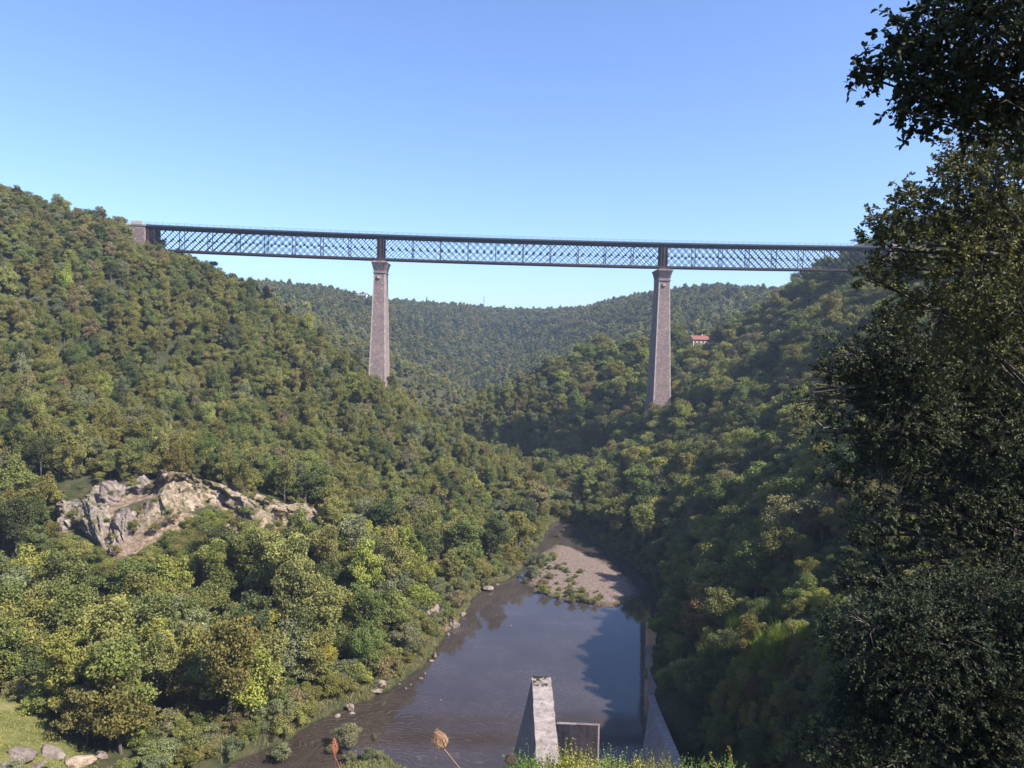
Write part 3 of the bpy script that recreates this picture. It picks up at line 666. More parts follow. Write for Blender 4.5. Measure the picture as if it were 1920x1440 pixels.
# ------------------------------------------------------------------ houses, mast
M['plaster'] = noisemat('plaster', [(.3, (.45, .39, .36)), (.7, (.58, .52, .48))], 1, .9, .1, .02)
M['tiles'] = noisemat('roof_tiles', [(.3, (.15, .055, .045)), (.7, (.24, .095, .075))], 2, .85, .6, .06)
M['slate'] = noisemat('slate_tiles', [(.3, (.12, .11, .12)), (.7, (.25, .23, .24))], 2, .8, .5, .05)
M['glass'] = noisemat('dark_window', [(.3, (.02, .022, .028)), (.7, (.05, .05, .06))], 2, .15, 0, .01)
def house(loc, rz, L, Wd, H, rh, roofm, nw, label, name='house'):
    e = empty(name, loc, rz, label=label, cat='house')
    mb = MB(); mb.box((0, 0, H/2-1), (L, Wd, H+2))
    n = len(mb.v); mb.v += [Vector(p) for p in ((-L/2, -Wd/2, H), (-L/2, Wd/2, H), (-L/2, 0, H+rh), (L/2, -Wd/2, H), (L/2, Wd/2, H), (L/2, 0, H+rh))]; mb.f += [[n, n+2, n+1], [n+3, n+4, n+5]]
    mb.build('wall', M['plaster'], e)
    mb = MB()
    for sy in (-1, 1):
        o1, o2 = Vector((-L/2-.5, sy*(Wd/2+.6), H-.6*rh/(Wd/2))), Vector((L/2+.5, sy*(Wd/2+.6), H-.6*rh/(Wd/2))); p1, p2 = Vector((L/2+.5, 0, H+rh)), Vector((-L/2-.5, 0, H+rh)); u = Vector((0, 0, .22))
        mb.hexa([o1, o2, p1, p2, o1+u, o2+u, p1+u, p2+u])
    rf = mb.build('roof', roofm, e); mb = MB(); mb.box((L*.22, .6, H+rh+.3), (.9, .7, 1.6)); mb.build('chimney', M['plaster'], rf)
    for k in range(nw):
        x = -L/2+L*(k+.5)/nw
        mb = MB(); mb.box((x, -Wd/2-.03, H*.55), (1.0, .1, 1.7)); w = mb.build('window', M['glass'], e)
        mb = MB(); mb.box((x, -Wd/2-.1, H*.55-.95), (1.3, .25, .15)); mb.build('sill', M['quoin'], w)
    mb = MB(); mb.box((L/2+.03, 0, H*.55), (.1, 1.1, 1.6)); mb.build('window', M['glass'], e)
    return e
HX = at(1310, 645, 500)
house((HX[0], HX[1], HX[2]-1.3), .22, 11.5, 7., 4.4, 2.3, M['tiles'], 4, 'small white house with red tiled roof among trees right of the right bridge pier')
for i, (px, lab, rm) in enumerate([(655, 'tiny pale farmhouse at the left end of the distant hilltop field', 'slate'), (668, 'tiny white house in the middle of the distant hilltop field', 'slate'), (683, 'tiny grey roofed barn at the right of the distant hilltop field', 'slate')]):
    p = hit(px, 560, 600, 2400) or at(px, 558, 1000)
    house((p[0], p[1], p[2]-.5), rnd.uniform(-.4, .4), 9, 6, 3.2, 2.2, M[rm], 3, lab)
p = at(907, 578, 1330); mb = MB(); H_ = 22
for k in range(3):
    a = k*2.094; mb.bar((math.cos(a)*.8, math.sin(a)*.8, -8), (math.cos(a)*.25, math.sin(a)*.25, H_), .3, .3)
for k in range(12):
    z0 = -6+k*2.3; r0 = .75-.04*k
    for j in range(3): a, b2 = j*2.094, (j+1)*2.094; mb.bar((math.cos(a)*r0, math.sin(a)*r0, z0), (math.cos(b2)*r0, math.sin(b2)*r0, z0+1.8), .15, .15)
mb.build('radio_mast', M['rail_iron'], loc=p, label='thin radio mast sticking up from the distant wooded skyline', cat='mast')

# ------------------------------------------------------------------ tree meshes
def unit(v): return v/np.maximum(np.linalg.norm(v, axis=-1, keepdims=True), 1e-9)
def cards(P, Nn, size, r, asp=.62, fold=.25):
    n = len(P); t = unit(np.cross(Nn, r.normal(size=(n, 3)))); b_ = np.cross(Nn, t)
    s = size*r.uniform(.6, 1.35, n)[:, None]; a = asp*r.uniform(.7, 1.3, n)[:, None]
    j = lambda: r.uniform(.75, 1.2, (n, 1))
    V = np.stack([P-t*s*.5*j(), P-b_*s*a*.5*j()+Nn*s*fold*r.normal(size=(n, 1)), P+t*s*.5*j(), P+b_*s*a*.5*j()+Nn*s*fold*r.normal(size=(n, 1))], 1)
    return V.reshape(-1, 3)
def crown_pts(r, H, R, base, nl, n, kind='round'):
    """points and outward normals on the shells of many foliage lobes"""
    if kind == 'cone':
        z = base+(H-base)*(1-np.sqrt(r.random(n))); tier = .5+.5*np.cos(z*2*PI/(H/9.)); rad = R*(1-(z-base)/(H-base))**.85*(.62+.38*tier)*r.uniform(.55, 1.05, n)
        a = r.uniform(0, 2*PI, n); rad *= 1+.25*np.sin(a*5+z)
        P = np.c_[rad*np.cos(a), rad*np.sin(a), z-rad*.25]; Nn = unit(np.c_[np.cos(a), np.sin(a), np.full(n, .55)]+.45*r.normal(size=(n, 3))); return P, Nn
    C = []; k = 0
    cz, hz = (base+H)/2, (H-base)/2
    nlimb = 8 if kind == 'tall' else 7; LE = []
    for j in range(nlimb):
        a_ = 2*PI*j/nlimb+r.uniform(-.5, .5); t_ = r.uniform(0, 1); q_r = (.35+.65*r.random())*(1-.45*max(0, t_-.5)*2)
        LE.append((math.cos(a_)*q_r*.8*R, math.sin(a_)*q_r*.8*R, base+(H-base)*(.22+.7*t_)))
    while len(C) < nl:
        L = LE[int(r.integers(nlimb))]; rr = r.uniform(.13, .30)
        p = np.array(L)+r.normal(size=3)*np.array([.20*R, .20*R, .13*(H-base)])
        if p[2] < base*.8 or p[2] > H: continue
        C.append((p[0], p[1], p[2], rr*R, rr*min(R, hz)*.75))
    C.append((r.normal()*.15*R, r.normal()*.15*R, H-.3*hz, .3*R, .3*hz)); C.append((0, 0, cz, .5*R, .5*hz)); C = np.array(C)
    w = C[:, 3]**2; w /= w.sum()
    m = int(n*1.9); i = r.choice(len(C), m, p=w); d = unit(r.normal(size=(m, 3))); q = r.uniform(.4, 1.45, m)
    P = C[i, :3]+d*np.c_[C[i, 3], C[i, 3], C[i, 4]]*q[:, None]
    keep = np.ones(m, bool)
    for c_ in C:
        e = (P-c_[:3])/np.array([c_[3], c_[3], c_[4]]); keep &= (e**2).sum(1) > .36
    keep &= (d[:, 2] > -.75) | (r.random(m) < .35)
    keep &= P[:, 2] > base*.55
    P, d = P[keep][:n], d[keep][:n]
    out = unit(P-np.array([0, 0, cz-hz*.3]))
    Nn = unit(d*.5+out*.15+.72*r.normal(size=d.shape)+np.array([0, 0, .2]))
    return P, Nn
def crown_data(seed, H, R, base, nl, n, size, kind='round'):
    r = np.random.default_rng(seed); P, Nn = crown_pts(r, H, R, base, nl, n, kind); n = len(P)
    V = cards(P, Nn, size, r)
    cl = vnoise(P[:, 0]*.45+seed, P[:, 1]*.45+P[:, 2]*.5, seed)+.5
    v = np.clip(.15+.5*cl+.35*r.random(n), 0, 1); h = np.clip(r.random(n)**1.4*.75+.35*(vnoise(P[:, 0]*.6, P[:, 2]*.6+P[:, 1]*.4, seed+2)+.2), 0, 1)
    return V, np.repeat(v, 4), np.repeat(h, 4)
def trunk_mb(seed, H, R, base, limbs=5, r0=None):
    r = random.Random(seed); mb = MB(); r0 = r0 or H*.016+.06
    pts = [(0, 0, -1.2)]; x = y = 0
    for i in range(1, 6): x += r.uniform(-.25, .25); y += r.uniform(-.25, .25); pts.append((x, y, H*.82*i/5))
    mb.tube(pts, [r0*1.25, r0, r0*.8, r0*.6, r0*.4, r0*.12])
    for k in range(limbs):
        z = base*.8+(H*.75-base*.8)*k/limbs; a = r.uniform(0, 2*PI); L = R*r.uniform(.55, .85); ba = Vector(pts[min(5, max(1, int(z/(H*.82)*5)))]); ba.z = z
        e = ba+Vector((math.cos(a)*L, math.sin(a)*L, L*r.uniform(.4, .9))); md = ba.lerp(e, .5)+Vector((0, 0, -.12*L))
        mb.tube([ba, md, e], [r0*.45, r0*.28, r0*.05], 5)
    return mb
KINDS = {  # H, R, base, lobes, cards, card size, kind
    'oak': [(11, 4.3, 2.2, 44, 9500, .38, 'round'), (12.5, 4.0, 2.6, 46, 9500, .38, 'round'), (10, 4.8, 2.0, 50, 9500, .39, 'round'), (13.5, 4.4, 3, 52, 10500, .37, 'tall'), (9.5, 3.8, 1.8, 36, 8500, .36, 'round')],
    'ash': [(15, 3.9, 3.2, 50, 10000, .36, 'tall'), (14, 3.4, 3.0, 44, 9500, .36, 'tall')],
    'fine': [(8.5, 3.4, .8, 24, 16000, .19, 'round'), (7, 3.2, .4, 22, 15000, .18, 'round'), (10.5, 3.2, 1.2, 26, 18000, .19, 'tall')],
    'willow': [(7, 3.6, .5, 24, 8000, .26, 'round'), (5.5, 3.2, .3, 20, 7500, .24, 'round')],
    'shrub': [(3.4, 2.2, .1, 12, 3600, .19, 'round'), (2.6, 2.0, .1, 10, 3200, .18, 'round')],
    'spruce': [(17, 3.3, 1.2, 0, 3400, .6, 'cone')],
}
PROTO = {}      # (kind, variant) -> (crown mesh, trunk mesh)
FOREST = []
for kd, vs in KINDS.items():
    for i, (H, R, base, nl, n, sz, kind) in enumerate(vs):
        V, v, h = crown_data(len(FOREST)*7+3, H, R, base, nl, n, sz, kind)
        Fc = np.arange(len(V)).reshape(-1, 4)
        cme = mesh_np('crown', V, Fc, [M['leaf']], dict(v=v, hue=h))
        tmb = trunk_mb(i+9, H, R, base, 0 if kd == 'spruce' else 5)
        tme = tmb.mesh('trunk', M['bark'], True)
        PROTO[(kd, i)] = (cme, tme)
        # one mesh for the forest mass: the same crown and trunk
        tv = np.array([tuple(q) for q in tmb.v]); f4 = np.array([f for f in tmb.f if len(f) == 4])+len(V)
        fm_ = mesh_np('forest_tree', np.r_[V, tv], [Fc, f4], [M['leaf_forest'], M['bark']], dict(v=np.r_[v, np.zeros(len(tv))], hue=np.r_[h, np.zeros(len(tv))]), midx=np.r_[np.zeros(len(Fc)), np.ones(len(f4))])
        FOREST.append((kd, i, fm_))
# light version for far hills
FARI = len(FOREST)
for i in range(4):
    H, R, base, nl = [(10.5, 4.6, 1.5, 16), (12, 4.2, 1.8, 16), (9.5, 5.0, 1.5, 18), (12, 3.6, 2, 14)][i]
    V, v, h = crown_data(500+i, H, R, base, nl, 900, 1.15)
    FOREST.append(('far', i, mesh_np('forest_tree', V, np.arange(len(V)).reshape(-1, 4), [M['leaf_forest']], dict(v=v, hue=h))))
V, v, h = crown_data(520, 17, 3.4, 1, 0, 700, 1.1, 'cone'); FOREST.append(('farspruce', 0, mesh_np('forest_tree', V, np.arange(len(V)).reshape(-1, 4), [M['leaf_forest']], dict(v=v, hue=h))))

# ------------------------------------------------------------------ where trees stand
TINT = dict(olive=(.162, .152, .044), green=(.122, .138, .042), deep=(.075, .09, .034), grey=(.155, .16, .085), lime=(.21, .215, .05), yellow=(.31, .275, .045), brown=(.18, .145, .075), pale=(.19, .185, .06), spruce=(.035, .06, .03), rust=(.19, .12, .05))
T = dict(x=[], y=[], z=[], kind=[], var=[], s=[], tint=[], hs=[])
tr = np.random.default_rng(77)
def add_tree(x, y, z, kind, var, s, tint, hs=1.): T['x'].append(x); T['y'].append(y); T['z'].append(z); T['kind'].append(kind); T['var'].append(var); T['s'].append(s); T['tint'].append(tint); T['hs'].append(hs)
def blocked(x, y):
    s = ((x-BX)*math.cos(BYAW)+(y-BY)*math.sin(BYAW)); t = -(x-BX)*math.sin(BYAW)+(y-BY)*math.cos(BYAW)
    bad = np.zeros(x.shape, bool)
    for q in (-72, 72): bad |= (np.abs(s-q) < 7) & (np.abs(t) < 12)
    for q in (-192, 192): bad |= (np.abs(s-q) < 8) & (np.abs(t) < 8)
    bad |= seg_dist(x, y, RIVER) < 2.5
    bad |= (seg_dist(x, y, MEADOW) < 1.5)
    for p, w, h, *_ in rock_hits: bad |= (np.abs(x-p[0]) < w*.45+1) & (y > p[1]-3.5-h*1.0) & (y < p[1]+3+h*.2)
    for p, w, h, *_ in shore_hits: bad |= (np.hypot(x-p[0], y-p[1]) < w*.45+1)
    bad |= (np.abs(x-HX[0]+(HX[1]-y)*.25) < 9) & (y > HX[1]-34) & (y < HX[1]+7)
    bad |= (((x-fp[0])/30)**2+((y-fp[1])/45)**2 < 1) if fp else False
    return bad
CL = [(95, 945), (150, 925), (190, 893), (330, 893), (460, 915), (600, 945), (595, 985), (480, 985), (430, 960), (350, 968), (310, 1015), (240, 1050), (205, 1050), (190, 1010), (130, 1010)]
def covers_face(x, y, H):
    z = height(x, y); bad = np.zeros(x.shape, bool)
    for f in (.45, .95):
        a, b2 = proj(x, y, z+H*f); bad |= (seg_dist(a, b2, CL) < 14) & (y < 230) & (y > 120)
    return bad
def lay(x0, x1, y0, y1, st):
    a, b2 = np.meshgrid(np.arange(x0, x1, st), np.arange(y0, y1, st*.87)); a = a+(np.arange(a.shape[0])[:, None] % 2)*st/2
    a = a+tr.uniform(-.36, .36, a.shape)*st; b2 = b2+tr.uniform(-.36, .36, b2.shape)*st
    return a.ravel(), b2.ravel()
def pick(tab, n):
    k = list(tab); w = np.array([tab[i] for i in k], float); return [k[i] for i in tr.choice(len(k), n, p=w/w.sum())]
def slope_deg(x, y):
    e = 6.; return np.hypot(height(x+e, y)-height(x-e, y), height(x, y+e)-height(x, y-e))/(2*e)
# near region: both valley sides up to and around the viaduct
x, y = lay(-330, 300, 62, 490, 6.3); x2, y2 = lay(-330, 20, 215, 490, 4.9)
lf = lambda x, y: x < -8+np.clip((y-200)*.12, 0, 30)
UPP = lambda x, y: lf(x, y) & (proj(x, y, height(x, y)+8)[1] < 900)
k1_ = ~UPP(x, y); k2_ = UPP(x2, y2); x, y = np.r_[x[k1_], x2[k2_]], np.r_[y[k1_], y2[k2_]]
keep = ~blocked(x, y) & ~((y < 95) & (np.abs(x+20) < 75) & (x < 12)) & (y+x*.2 > 60) & ~((x > .72*y+4) & (y < 135) & (tr.random(len(x)) < .7))
x, y = x[keep], y[keep]; z = height(x, y)
px, py = proj(x, y, z+8)
left = x < -8+np.clip((y-200)*.12, 0, 30)
# camera-side slope stays low so the valley is seen over it
n = len(x); u = tr.random(n); yel = vnoise(x/30, y/30, 3)
for i in range(n):
    X, Y, Z = x[i], y[i], z[i]; dr = float(seg_dist(np.array([X]), np.array([Y]), RIVER)[0]); shore = dr < 8
    if left[i]:
        low = py[i] > 980
        if shore: kind = pick(dict(willow=6, oak=2, ash=1, shrub=1.5), 1)[0]; tint = pick(dict(grey=5, pale=3, olive=2, lime=.5, green=2), 1)[0]
        elif low: kind = pick(dict(oak=6, ash=4, willow=1.5), 1)[0]; tint = pick(dict(green=4, lime=2.6+max(0, yel[i]*4), olive=3, pale=3, deep=2, grey=1, yellow=.08), 1)[0]
        else: kind = pick(dict(oak=8, ash=1, willow=1), 1)[0]; tint = pick(dict(olive=8, green=4, deep=1.6, pale=3.5, brown=1.0, grey=1.4, lime=.2), 1)[0]
        if dr > 14 and py[i] > 820 and kind == 'willow': kind = 'oak'
        s = tr.uniform(.72, 1.18)*(.9 if Y > 250 else 1.); hs = tr.uniform(.8, 1.15)
        if py[i] < 900 and not shore: s *= .8; hs *= tr.uniform(.85, 1.5)
        if Z > 32: hs = min(hs, 1.0)*(.78 if X < -218 else 1.05)
        if low and not shore:
            if tr.random() < .3: continue
            s *= 1.3
    else:
        if shore: kind = pick(dict(willow=4, oak=3, ash=1), 1)[0]
        else: kind = pick(dict(oak=8, ash=2), 1)[0]
        tint = pick(dict(green=4, olive=3, pale=4.5, lime=1.5, deep=2.5, brown=.8, yellow=.06, rust=.12), 1)[0]
        s = tr.uniform(.85, 1.4)*(1.08 if Y > 260 else .95); hs = tr.uniform(.78, 1.02)
        if Y > 260 and tr.random() < .22: continue
        if Y < 130 and X > 8:
            hs *= .8; s *= .62 if Y < 95 else .8
    if Y < 150 and X > 8 and kind in ('oak', 'ash'): kind = 'fine'; s *= .85
    if left[i] and covers_face(np.array([X]), np.array([Y]), KINDS[kind][0][0]*s)[0] and tr.random() < .72:
        if tr.random() < .5: continue
        kind = 'shrub'; s = .9
    nv = len(KINDS[kind]); v_ = int(tr.integers(nv))
    add_tree(X, Y, Z-.3, kind, v_, s, tint, hs)
x, y = lay(8, 110, 26, 62, 4.6); k_ = (seg_dist(x, y, RIVER) > 3) & (x > 14); x, y = x[k_], y[k_]; z = height(x, y)
for i in range(len(x)):
    off = x[i] > .74*y[i]+7  # oaks right of the view, unseen, added to shade the foreground trees
    if off and tr.random() < .7: continue
    add_tree(x[i], y[i], z[i]-.2, 'fine' if not off else 'oak', int(tr.integers(3)), tr.uniform(.35, .6) if not off else tr.uniform(.9, 1.2), pick(dict(green=3, deep=4, olive=2), 1)[0], .9)
for q in [(24, 6), (22, -4), (33, 2)]: add_tree(q[0], q[1], float(height(*q))-.2, 'oak', int(tr.integers(5)), 1.35, 'green', 1.)  # more unseen oaks beside the camera, added for the shade they cast
# trees the photograph shows with a colour of their own
ACC = [(610, 1235, 'ash', 'yellow', .62), (300, 1170, 'oak', 'lime', 1.1), (270, 1130, 'ash', 'lime', 1.0), (405, 1090, 'ash', 'yellow', .75), (250, 480, 'oak', 'lime', .9), (855, 980, 'ash', 'yellow', .8), (885, 905, 'oak', 'lime', 1.), (905, 930, 'oak', 'lime', .9),
       (790, 1070, 'oak', 'lime', 1.), (55, 1060, 'oak', 'lime', 1.1), (30, 900, 'oak', 'pale', 1.2), (35, 1220, 'oak', 'lime', 1.), (670, 730, 'oak', 'lime', .9), (1390, 990, 'ash', 'lime', 1.), (1560, 900, 'oak', 'lime', 1.), (1350, 915, 'ash', 'rust', .7), (1340, 905, 'oak', 'lime', .8), (1405, 600, 'oak', 'pale', 1.2), (1540, 590, 'oak', 'lime', 1.3),
       (1640, 660, 'oak', 'lime', 1.2), (1580, 645, 'oak', 'lime', 1.1), (960, 960, 'willow', 'brown', 1.3), (50, 480, 'oak', 'green', 1.1), (155, 555, 'oak', 'brown', .9), (330, 690, 'oak', 'rust', .7), (820, 860, 'oak', 'lime', .8)]
for px_, py_, kd, tn, s in ACC:
    H = KINDS[kd][0][0]*s
    p = hit(px_, py_, 70)
    if p: p = hit(px_, py_+H*.55*F/p[1], 70)
    if p: p = hit(px_, py_+H*.55*F/p[1], 70)
    if p: add_tree(p[0], p[1], p[2]-.3, kd, 0, s, tn, 1.)
# shrubs filling the banks
x, y = lay(-75, 80, 100, 335, 3.2); d = seg_dist(x, y, RIVER); bd = seg_dist(x, y, BAR); idl = seg_dist(x, y, ISLET)
sh_ = [(a, b2) for a, b2, q, w, i2 in zip(x, y, d, bd, idl) if (0.5 < q < 9 and tr.random() < .75 and not (a > 15 and b2 < 172 and q < 6))]
for a, b2 in sh_: add_tree(a, b2, float(height(a, b2))-.1, 'shrub', int(tr.integers(2)), tr.uniform(.5, 1.1), pick(dict(grey=4, pale=3, olive=3, brown=1, lime=.6), 1)[0], 1.)
for _ in range(130):
    px_ = tr.uniform(985, 1130); py_ = tr.uniform(1030, 1136); w_ = (px_-985)/145-(py_-1040)/110
    if w_ > .05+tr.random()*.4: continue
    q = atz(px_, py_, WZ+.5)
    if float(seg_dist(np.array([q[0]]), np.array([q[1]]), BAR)[0]) < .5: add_tree(q[0], q[1], WZ+.2, 'shrub', int(tr.integers(2)), tr.uniform(.3, .75), pick(dict(grey=4, olive=3, pale=2, brown=1.5), 1)[0], 1.)
for px_, py_, s, kd in [(1000, 1085, .75, 'willow'), (1018, 1062, .8, 'willow'), (1003, 1060, .7, 'willow'), (1035, 1052, .6, 'willow'), (1030, 1085, .8, 'shrub'), (1045, 1068, .8, 'shrub'), (1018, 1112, 1., 'shrub'), (1045, 1120, .7, 'shrub'), (1072, 1117, .8, 'shrub'), (1095, 1120, .5, 'shrub'), (1047, 1005, .6, 'shrub'), (1060, 1060, .5, 'shrub'), (1120, 1112, .4, 'shrub'),
                        (650, 1398, .75, 'willow'), (690, 1425, .8, 'shrub'), (530, 1425, 1., 'shrub'), (620, 1410, .5, 'shrub'), (715, 1430, .7, 'shrub'), (660, 1425, .6, 'shrub')]:
    q = atz(px_, py_, WZ+.4); add_tree(q[0], q[1], WZ+.1, kd, 0, s, 'grey' if tr.random() < .6 else 'pale', .9)
# scrub growing on and around the bare face
for _ in range(210):
    px_, py_ = tr.uniform(85, 615), tr.uniform(870, 1050); ins = float(seg_dist(np.array([px_]), np.array([py_]), CL)[0])
    if ins > 34 or (ins < -6 and tr.random() < (.5 if px_ < 380 else .15)): continue
    p = hit(px_, py_); add_tree(p[0], p[1]-(1.2 if ins < 0 else 0), p[2]+(1.0 if ins < -4 else -.2), 'shrub', int(tr.integers(2)), tr.uniform(.35, .95), pick(dict(olive=4, green=2, brown=3, pale=2), 1)[0], .8)
x, y = lay(-110, 30, 112, 330, 3.4); d = seg_dist(x, y, RIVER); dme = seg_dist(x, y, MEADOW)
for a, b2, q, w in zip(x, y, d, dme):
    if proj(a, b2, height(a, b2))[0] < 240 and proj(a, b2, height(a, b2))[1] > 1345: continue
    if ((2 < q < 17 and tr.random() < .7) or (.5 < w < 9 and q > 2 and tr.random() < .7)) and lf(a, b2): add_tree(a, b2, float(height(a, b2))-.1, 'shrub', int(tr.integers(2)), tr.uniform(.8, 1.6), pick(dict(olive=4, green=3, pale=3, grey=2, lime=.7, brown=1), 1)[0], 1.)
for _ in range(260):       # scrubby trees closing up under the bare face
    px_, py_ = tr.uniform(90, 660), tr.uniform(940, 1110); ins = float(seg_dist(np.array([px_]), np.array([py_]), CL)[0])
    if ins < 9 or py_ < 955: continue
    p = hit(px_, py_); add_tree(p[0], p[1], p[2]-.2, 'willow' if ins > 22 else 'shrub', int(tr.integers(2)), tr.uniform(.5, .95) if ins > 22 else tr.uniform(.7, 1.2), pick(dict(olive=4, green=4, pale=3, lime=1, brown=.6), 1)[0], 1.)
for _ in range(330):
    px_, py_ = tr.uniform(1290, 1680), tr.uniform(1080, 1445); p = hit(px_, py_, 22, 200)
    if not p or p[1] > 160 or float(seg_dist(np.array([p[0]]), np.array([p[1]]), RIVER)[0]) < 3: continue
    k_ = p[1]/100; big = tr.random() < .4
    add_tree(p[0], p[1], p[2]-.2, 'fine' if big else 'shrub', int(tr.integers(2)), tr.uniform(.25, .5)*min(1, k_+.25) if big else tr.uniform(.4, 1.)*min(1, k_+.3), pick(dict(olive=3, green=3, pale=3, grey=2, lime=1.2, brown=1.6), 1)[0], 1.)
for q in [(-75, 386), (-68, 384), (-61, 386), (-80, 389)]: add_tree(q[0], q[1], float(height(*q))-.3, 'oak', int(tr.integers(5)), .95, 'olive', 1.)
for q in [(15.5, 329.5), (18.5, 330.5), (21.5, 329.5), (24.5, 330.5), (27.5, 329.5), (30.5, 330.5), (33, 328.5), (13.5, 326), (14, 322)]: add_tree(q[0], q[1], min(float(height(*q)), WZ+2.5)-.3, 'willow', int(tr.integers(2)), tr.uniform(.9, 1.3), 'grey' if tr.random() < .4 else 'olive', 1.1)
for q in [(9, 315), (5, 303), (10, 324)]: add_tree(q[0], q[1], float(height(*q))-.3, 'oak', 1, 1.05, 'pale', 1.)
for q in [(14, 338), (18, 341), (22, 340), (26, 343), (31, 340), (35, 338), (20, 347), (28, 349), (13, 345), (24, 336), (38, 334), (29, 335)]: add_tree(q[0], q[1], float(height(*q))-.3, 'willow', int(tr.integers(2)), tr.uniform(1., 1.4), 'grey' if tr.random() < .5 else 'olive', 1.1)
for q in [(39, 122), (42, 128)]: add_tree(q[0], q[1], float(height(*q))-.3, 'fine', 2, .9, 'olive', 1.3)
# hills beyond
x, y = lay(-620, 620, 490, 1500, 7.6); keep = ~blocked(x, y); x, y = x[keep], y[keep]; z = height(x, y)
px, py = proj(x, y, z+9); vis = (px > -60) & (px < 1980) & (py < 1000)
x, y, z, px, py = x[vis], y[vis], z[vis], px[vis], py[vis]
# terrain occlusion test
top = z+13; occ = np.zeros(len(x), bool)
for f in np.linspace(.2, .985, 40): occ |= height(x*f, y*f) > top*f+6
x, y, z, px, py = [q[~occ] for q in (x, y, z, px, py)]
pn = vnoise(x/60, y/60, 2)
for i in range(len(x)):
    sp_ = (pn[i] > .2 and 900 < y[i] < 1230 and z[i] < 36 and tr.random() < .6)
    tn = 'spruce' if sp_ else pick(dict(green=4, olive=4, pale=2, deep=3, grey=2, brown=1, lime=.35 if y[i] < 750 else .08), 1)[0]
    if px[i] < 890 and y[i] < 800: tn = pick(dict(olive=5, pale=4, grey=2, green=2, brown=1), 1)[0]
    add_tree(x[i], y[i], z[i]-.4, 'farspruce' if sp_ else 'far', 0 if sp_ else int(tr.integers(4)), (.8 if sp_ else 1)*tr.uniform(.7, 1.3)*(.68 if y[i] < 800 and px[i] < 890 else 1.), tn, tr.uniform(.8, 1.1))
for px_, py_, Y_, s in [(602, 548, 960, 1.), (800, 566, 1250, 1.3), (812, 566, 1255, 1.), (690, 556, 1000, .9), (640, 555, 980, .8)]:
    q = at(px_, py_+12, Y_); add_tree(q[0], q[1], float(height(q[0], q[1]))-.3, 'farspruce', 0, s, 'deep', 1.)
X_, Y_, Z_ = (np.array(T[k]) for k in 'xyz'); SS = np.array(T['s']); nT = len(X_)
print('trees', nT)
kinds = np.array(T['kind']); baseH = np.array([{'oak': 11, 'fine': 8, 'ash': 14, 'willow': 6, 'shrub': 3, 'spruce': 17, 'far': 11, 'farspruce': 17}[k] for k in kinds])*SS*np.array(T['hs'])
PX, PY = proj(X_, Y_, Z_+baseH*.6); dist = np.hypot(X_, Y_)
inn = (PX > -20) & (PX < 1940) & (PY > 250) & (PY < 1480) & (Y_ > 60)
occ = np.zeros(nT, bool)
for f in np.linspace(.15, .98, 50): occ |= height(X_*f, Y_*f) > (Z_+baseH)*f+1
size = baseH/dist; 
def choose(mask, n):
    idx = np.where(mask & inn & ~occ)[0]; return idx[np.argsort(-size[idx])][:n]
ind_tree = set(choose(np.isin(kinds, ['oak', 'ash', 'fine']), 300)); ind_wil = set(choose(kinds == 'willow', 90)); ind_shr = set(choose(kinds == 'shrub', 90))
IND = ind_tree | ind_wil | ind_shr
COLN = dict(olive='olive', green='green', deep='dark green', grey='grey-green', lime='yellow-green', yellow='golden', brown='brownish', pale='pale green', rust='orange-brown', spruce='dark green')
def zone(i):
    a, b2 = PX[i], PY[i]; d = float(seg_dist(np.array([X_[i]]), np.array([Y_[i]]), RIVER)[0])
    if float(seg_dist(np.array([X_[i]]), np.array([Y_[i]]), BAR)[0]) < 3: return 'on the gravel island'
    if float(seg_dist(np.array([X_[i]]), np.array([Y_[i]]), ISLET)[0]) < 3: return 'on the small bottom islet'
    if X_[i] < -8+np.clip((Y_[i]-200)*.12, 0, 30):
        if d < 9: return 'on the left bank '+('by the gravel island' if b2 < 1110 else 'below the large bank crag' if b2 < 1250 else 'by the dark muddy shore' if a > 560 else 'near the bottom edge')
        if b2 < 560: return 'on the left hill under the viaduct end' if a > 150 else 'on the left hilltop'
        if b2 < 760: return 'on the upper left hillside '+('at the left edge' if a < 220 else 'left of the middle' if a < 450 else 'below the left stone pier')
        if b2 < 900: return 'on the left hillside '+('above the rocks, far left' if a < 200 else 'just above the bare rock face' if a < 470 else 'right of the bare rocks' if a < 720 else 'on the spur')
        if b2 < 1060: return 'on the left hillside '+('left of the bare rock face' if a < 120 else 'below the bare rock face' if a < 430 else 'below the rock face end' if a < 680 else 'above the river bend')
        if b2 < 1200: return 'on the lower left slope '+('at the left edge' if a < 180 else 'in the dense wood' if a < 430 else 'near the large bank crag')
        return 'at the foot of the left slope '+('beside the meadow' if a < 240 else 'between meadow and river' if a < 450 else 'next to the bank stones')
    if d < 9: return 'on the shaded right bank '+('near the bend' if b2 < 1080 else 'beside the retaining wall')
    if b2 < 640: return 'on the right hill under the viaduct'
    if b2 < 780: return 'on the right slope '+('by the right stone pier' if a < 1320 else 'on its sunny middle' if a < 1500 else 'by the dark foreground trees')
    if b2 < 900: return 'between the two stone piers' if a < 1200 else 'below the right stone pier' if a < 1380 else 'on the right slope behind the dark tree'
    if b2 < 1080: return 'in the shade above the right bank' if a < 1300 else 'on the middle right slope'
    return 'on the near right slope '+('above the retaining wall' if a < 1400 else 'among the foreground bushes' if a < 1600 else 'in the dark corner')
classes = {}
for i in sorted(IND):
    kn = {'oak': 'broad tree', 'ash': 'tall tree', 'fine': 'bushy tree', 'willow': 'willow', 'shrub': 'shrub'}[T['kind'][i]]
    classes.setdefault((kn, T['tint'][i], zone(i)), []).append(i)
LAB = {}; GRP = {}
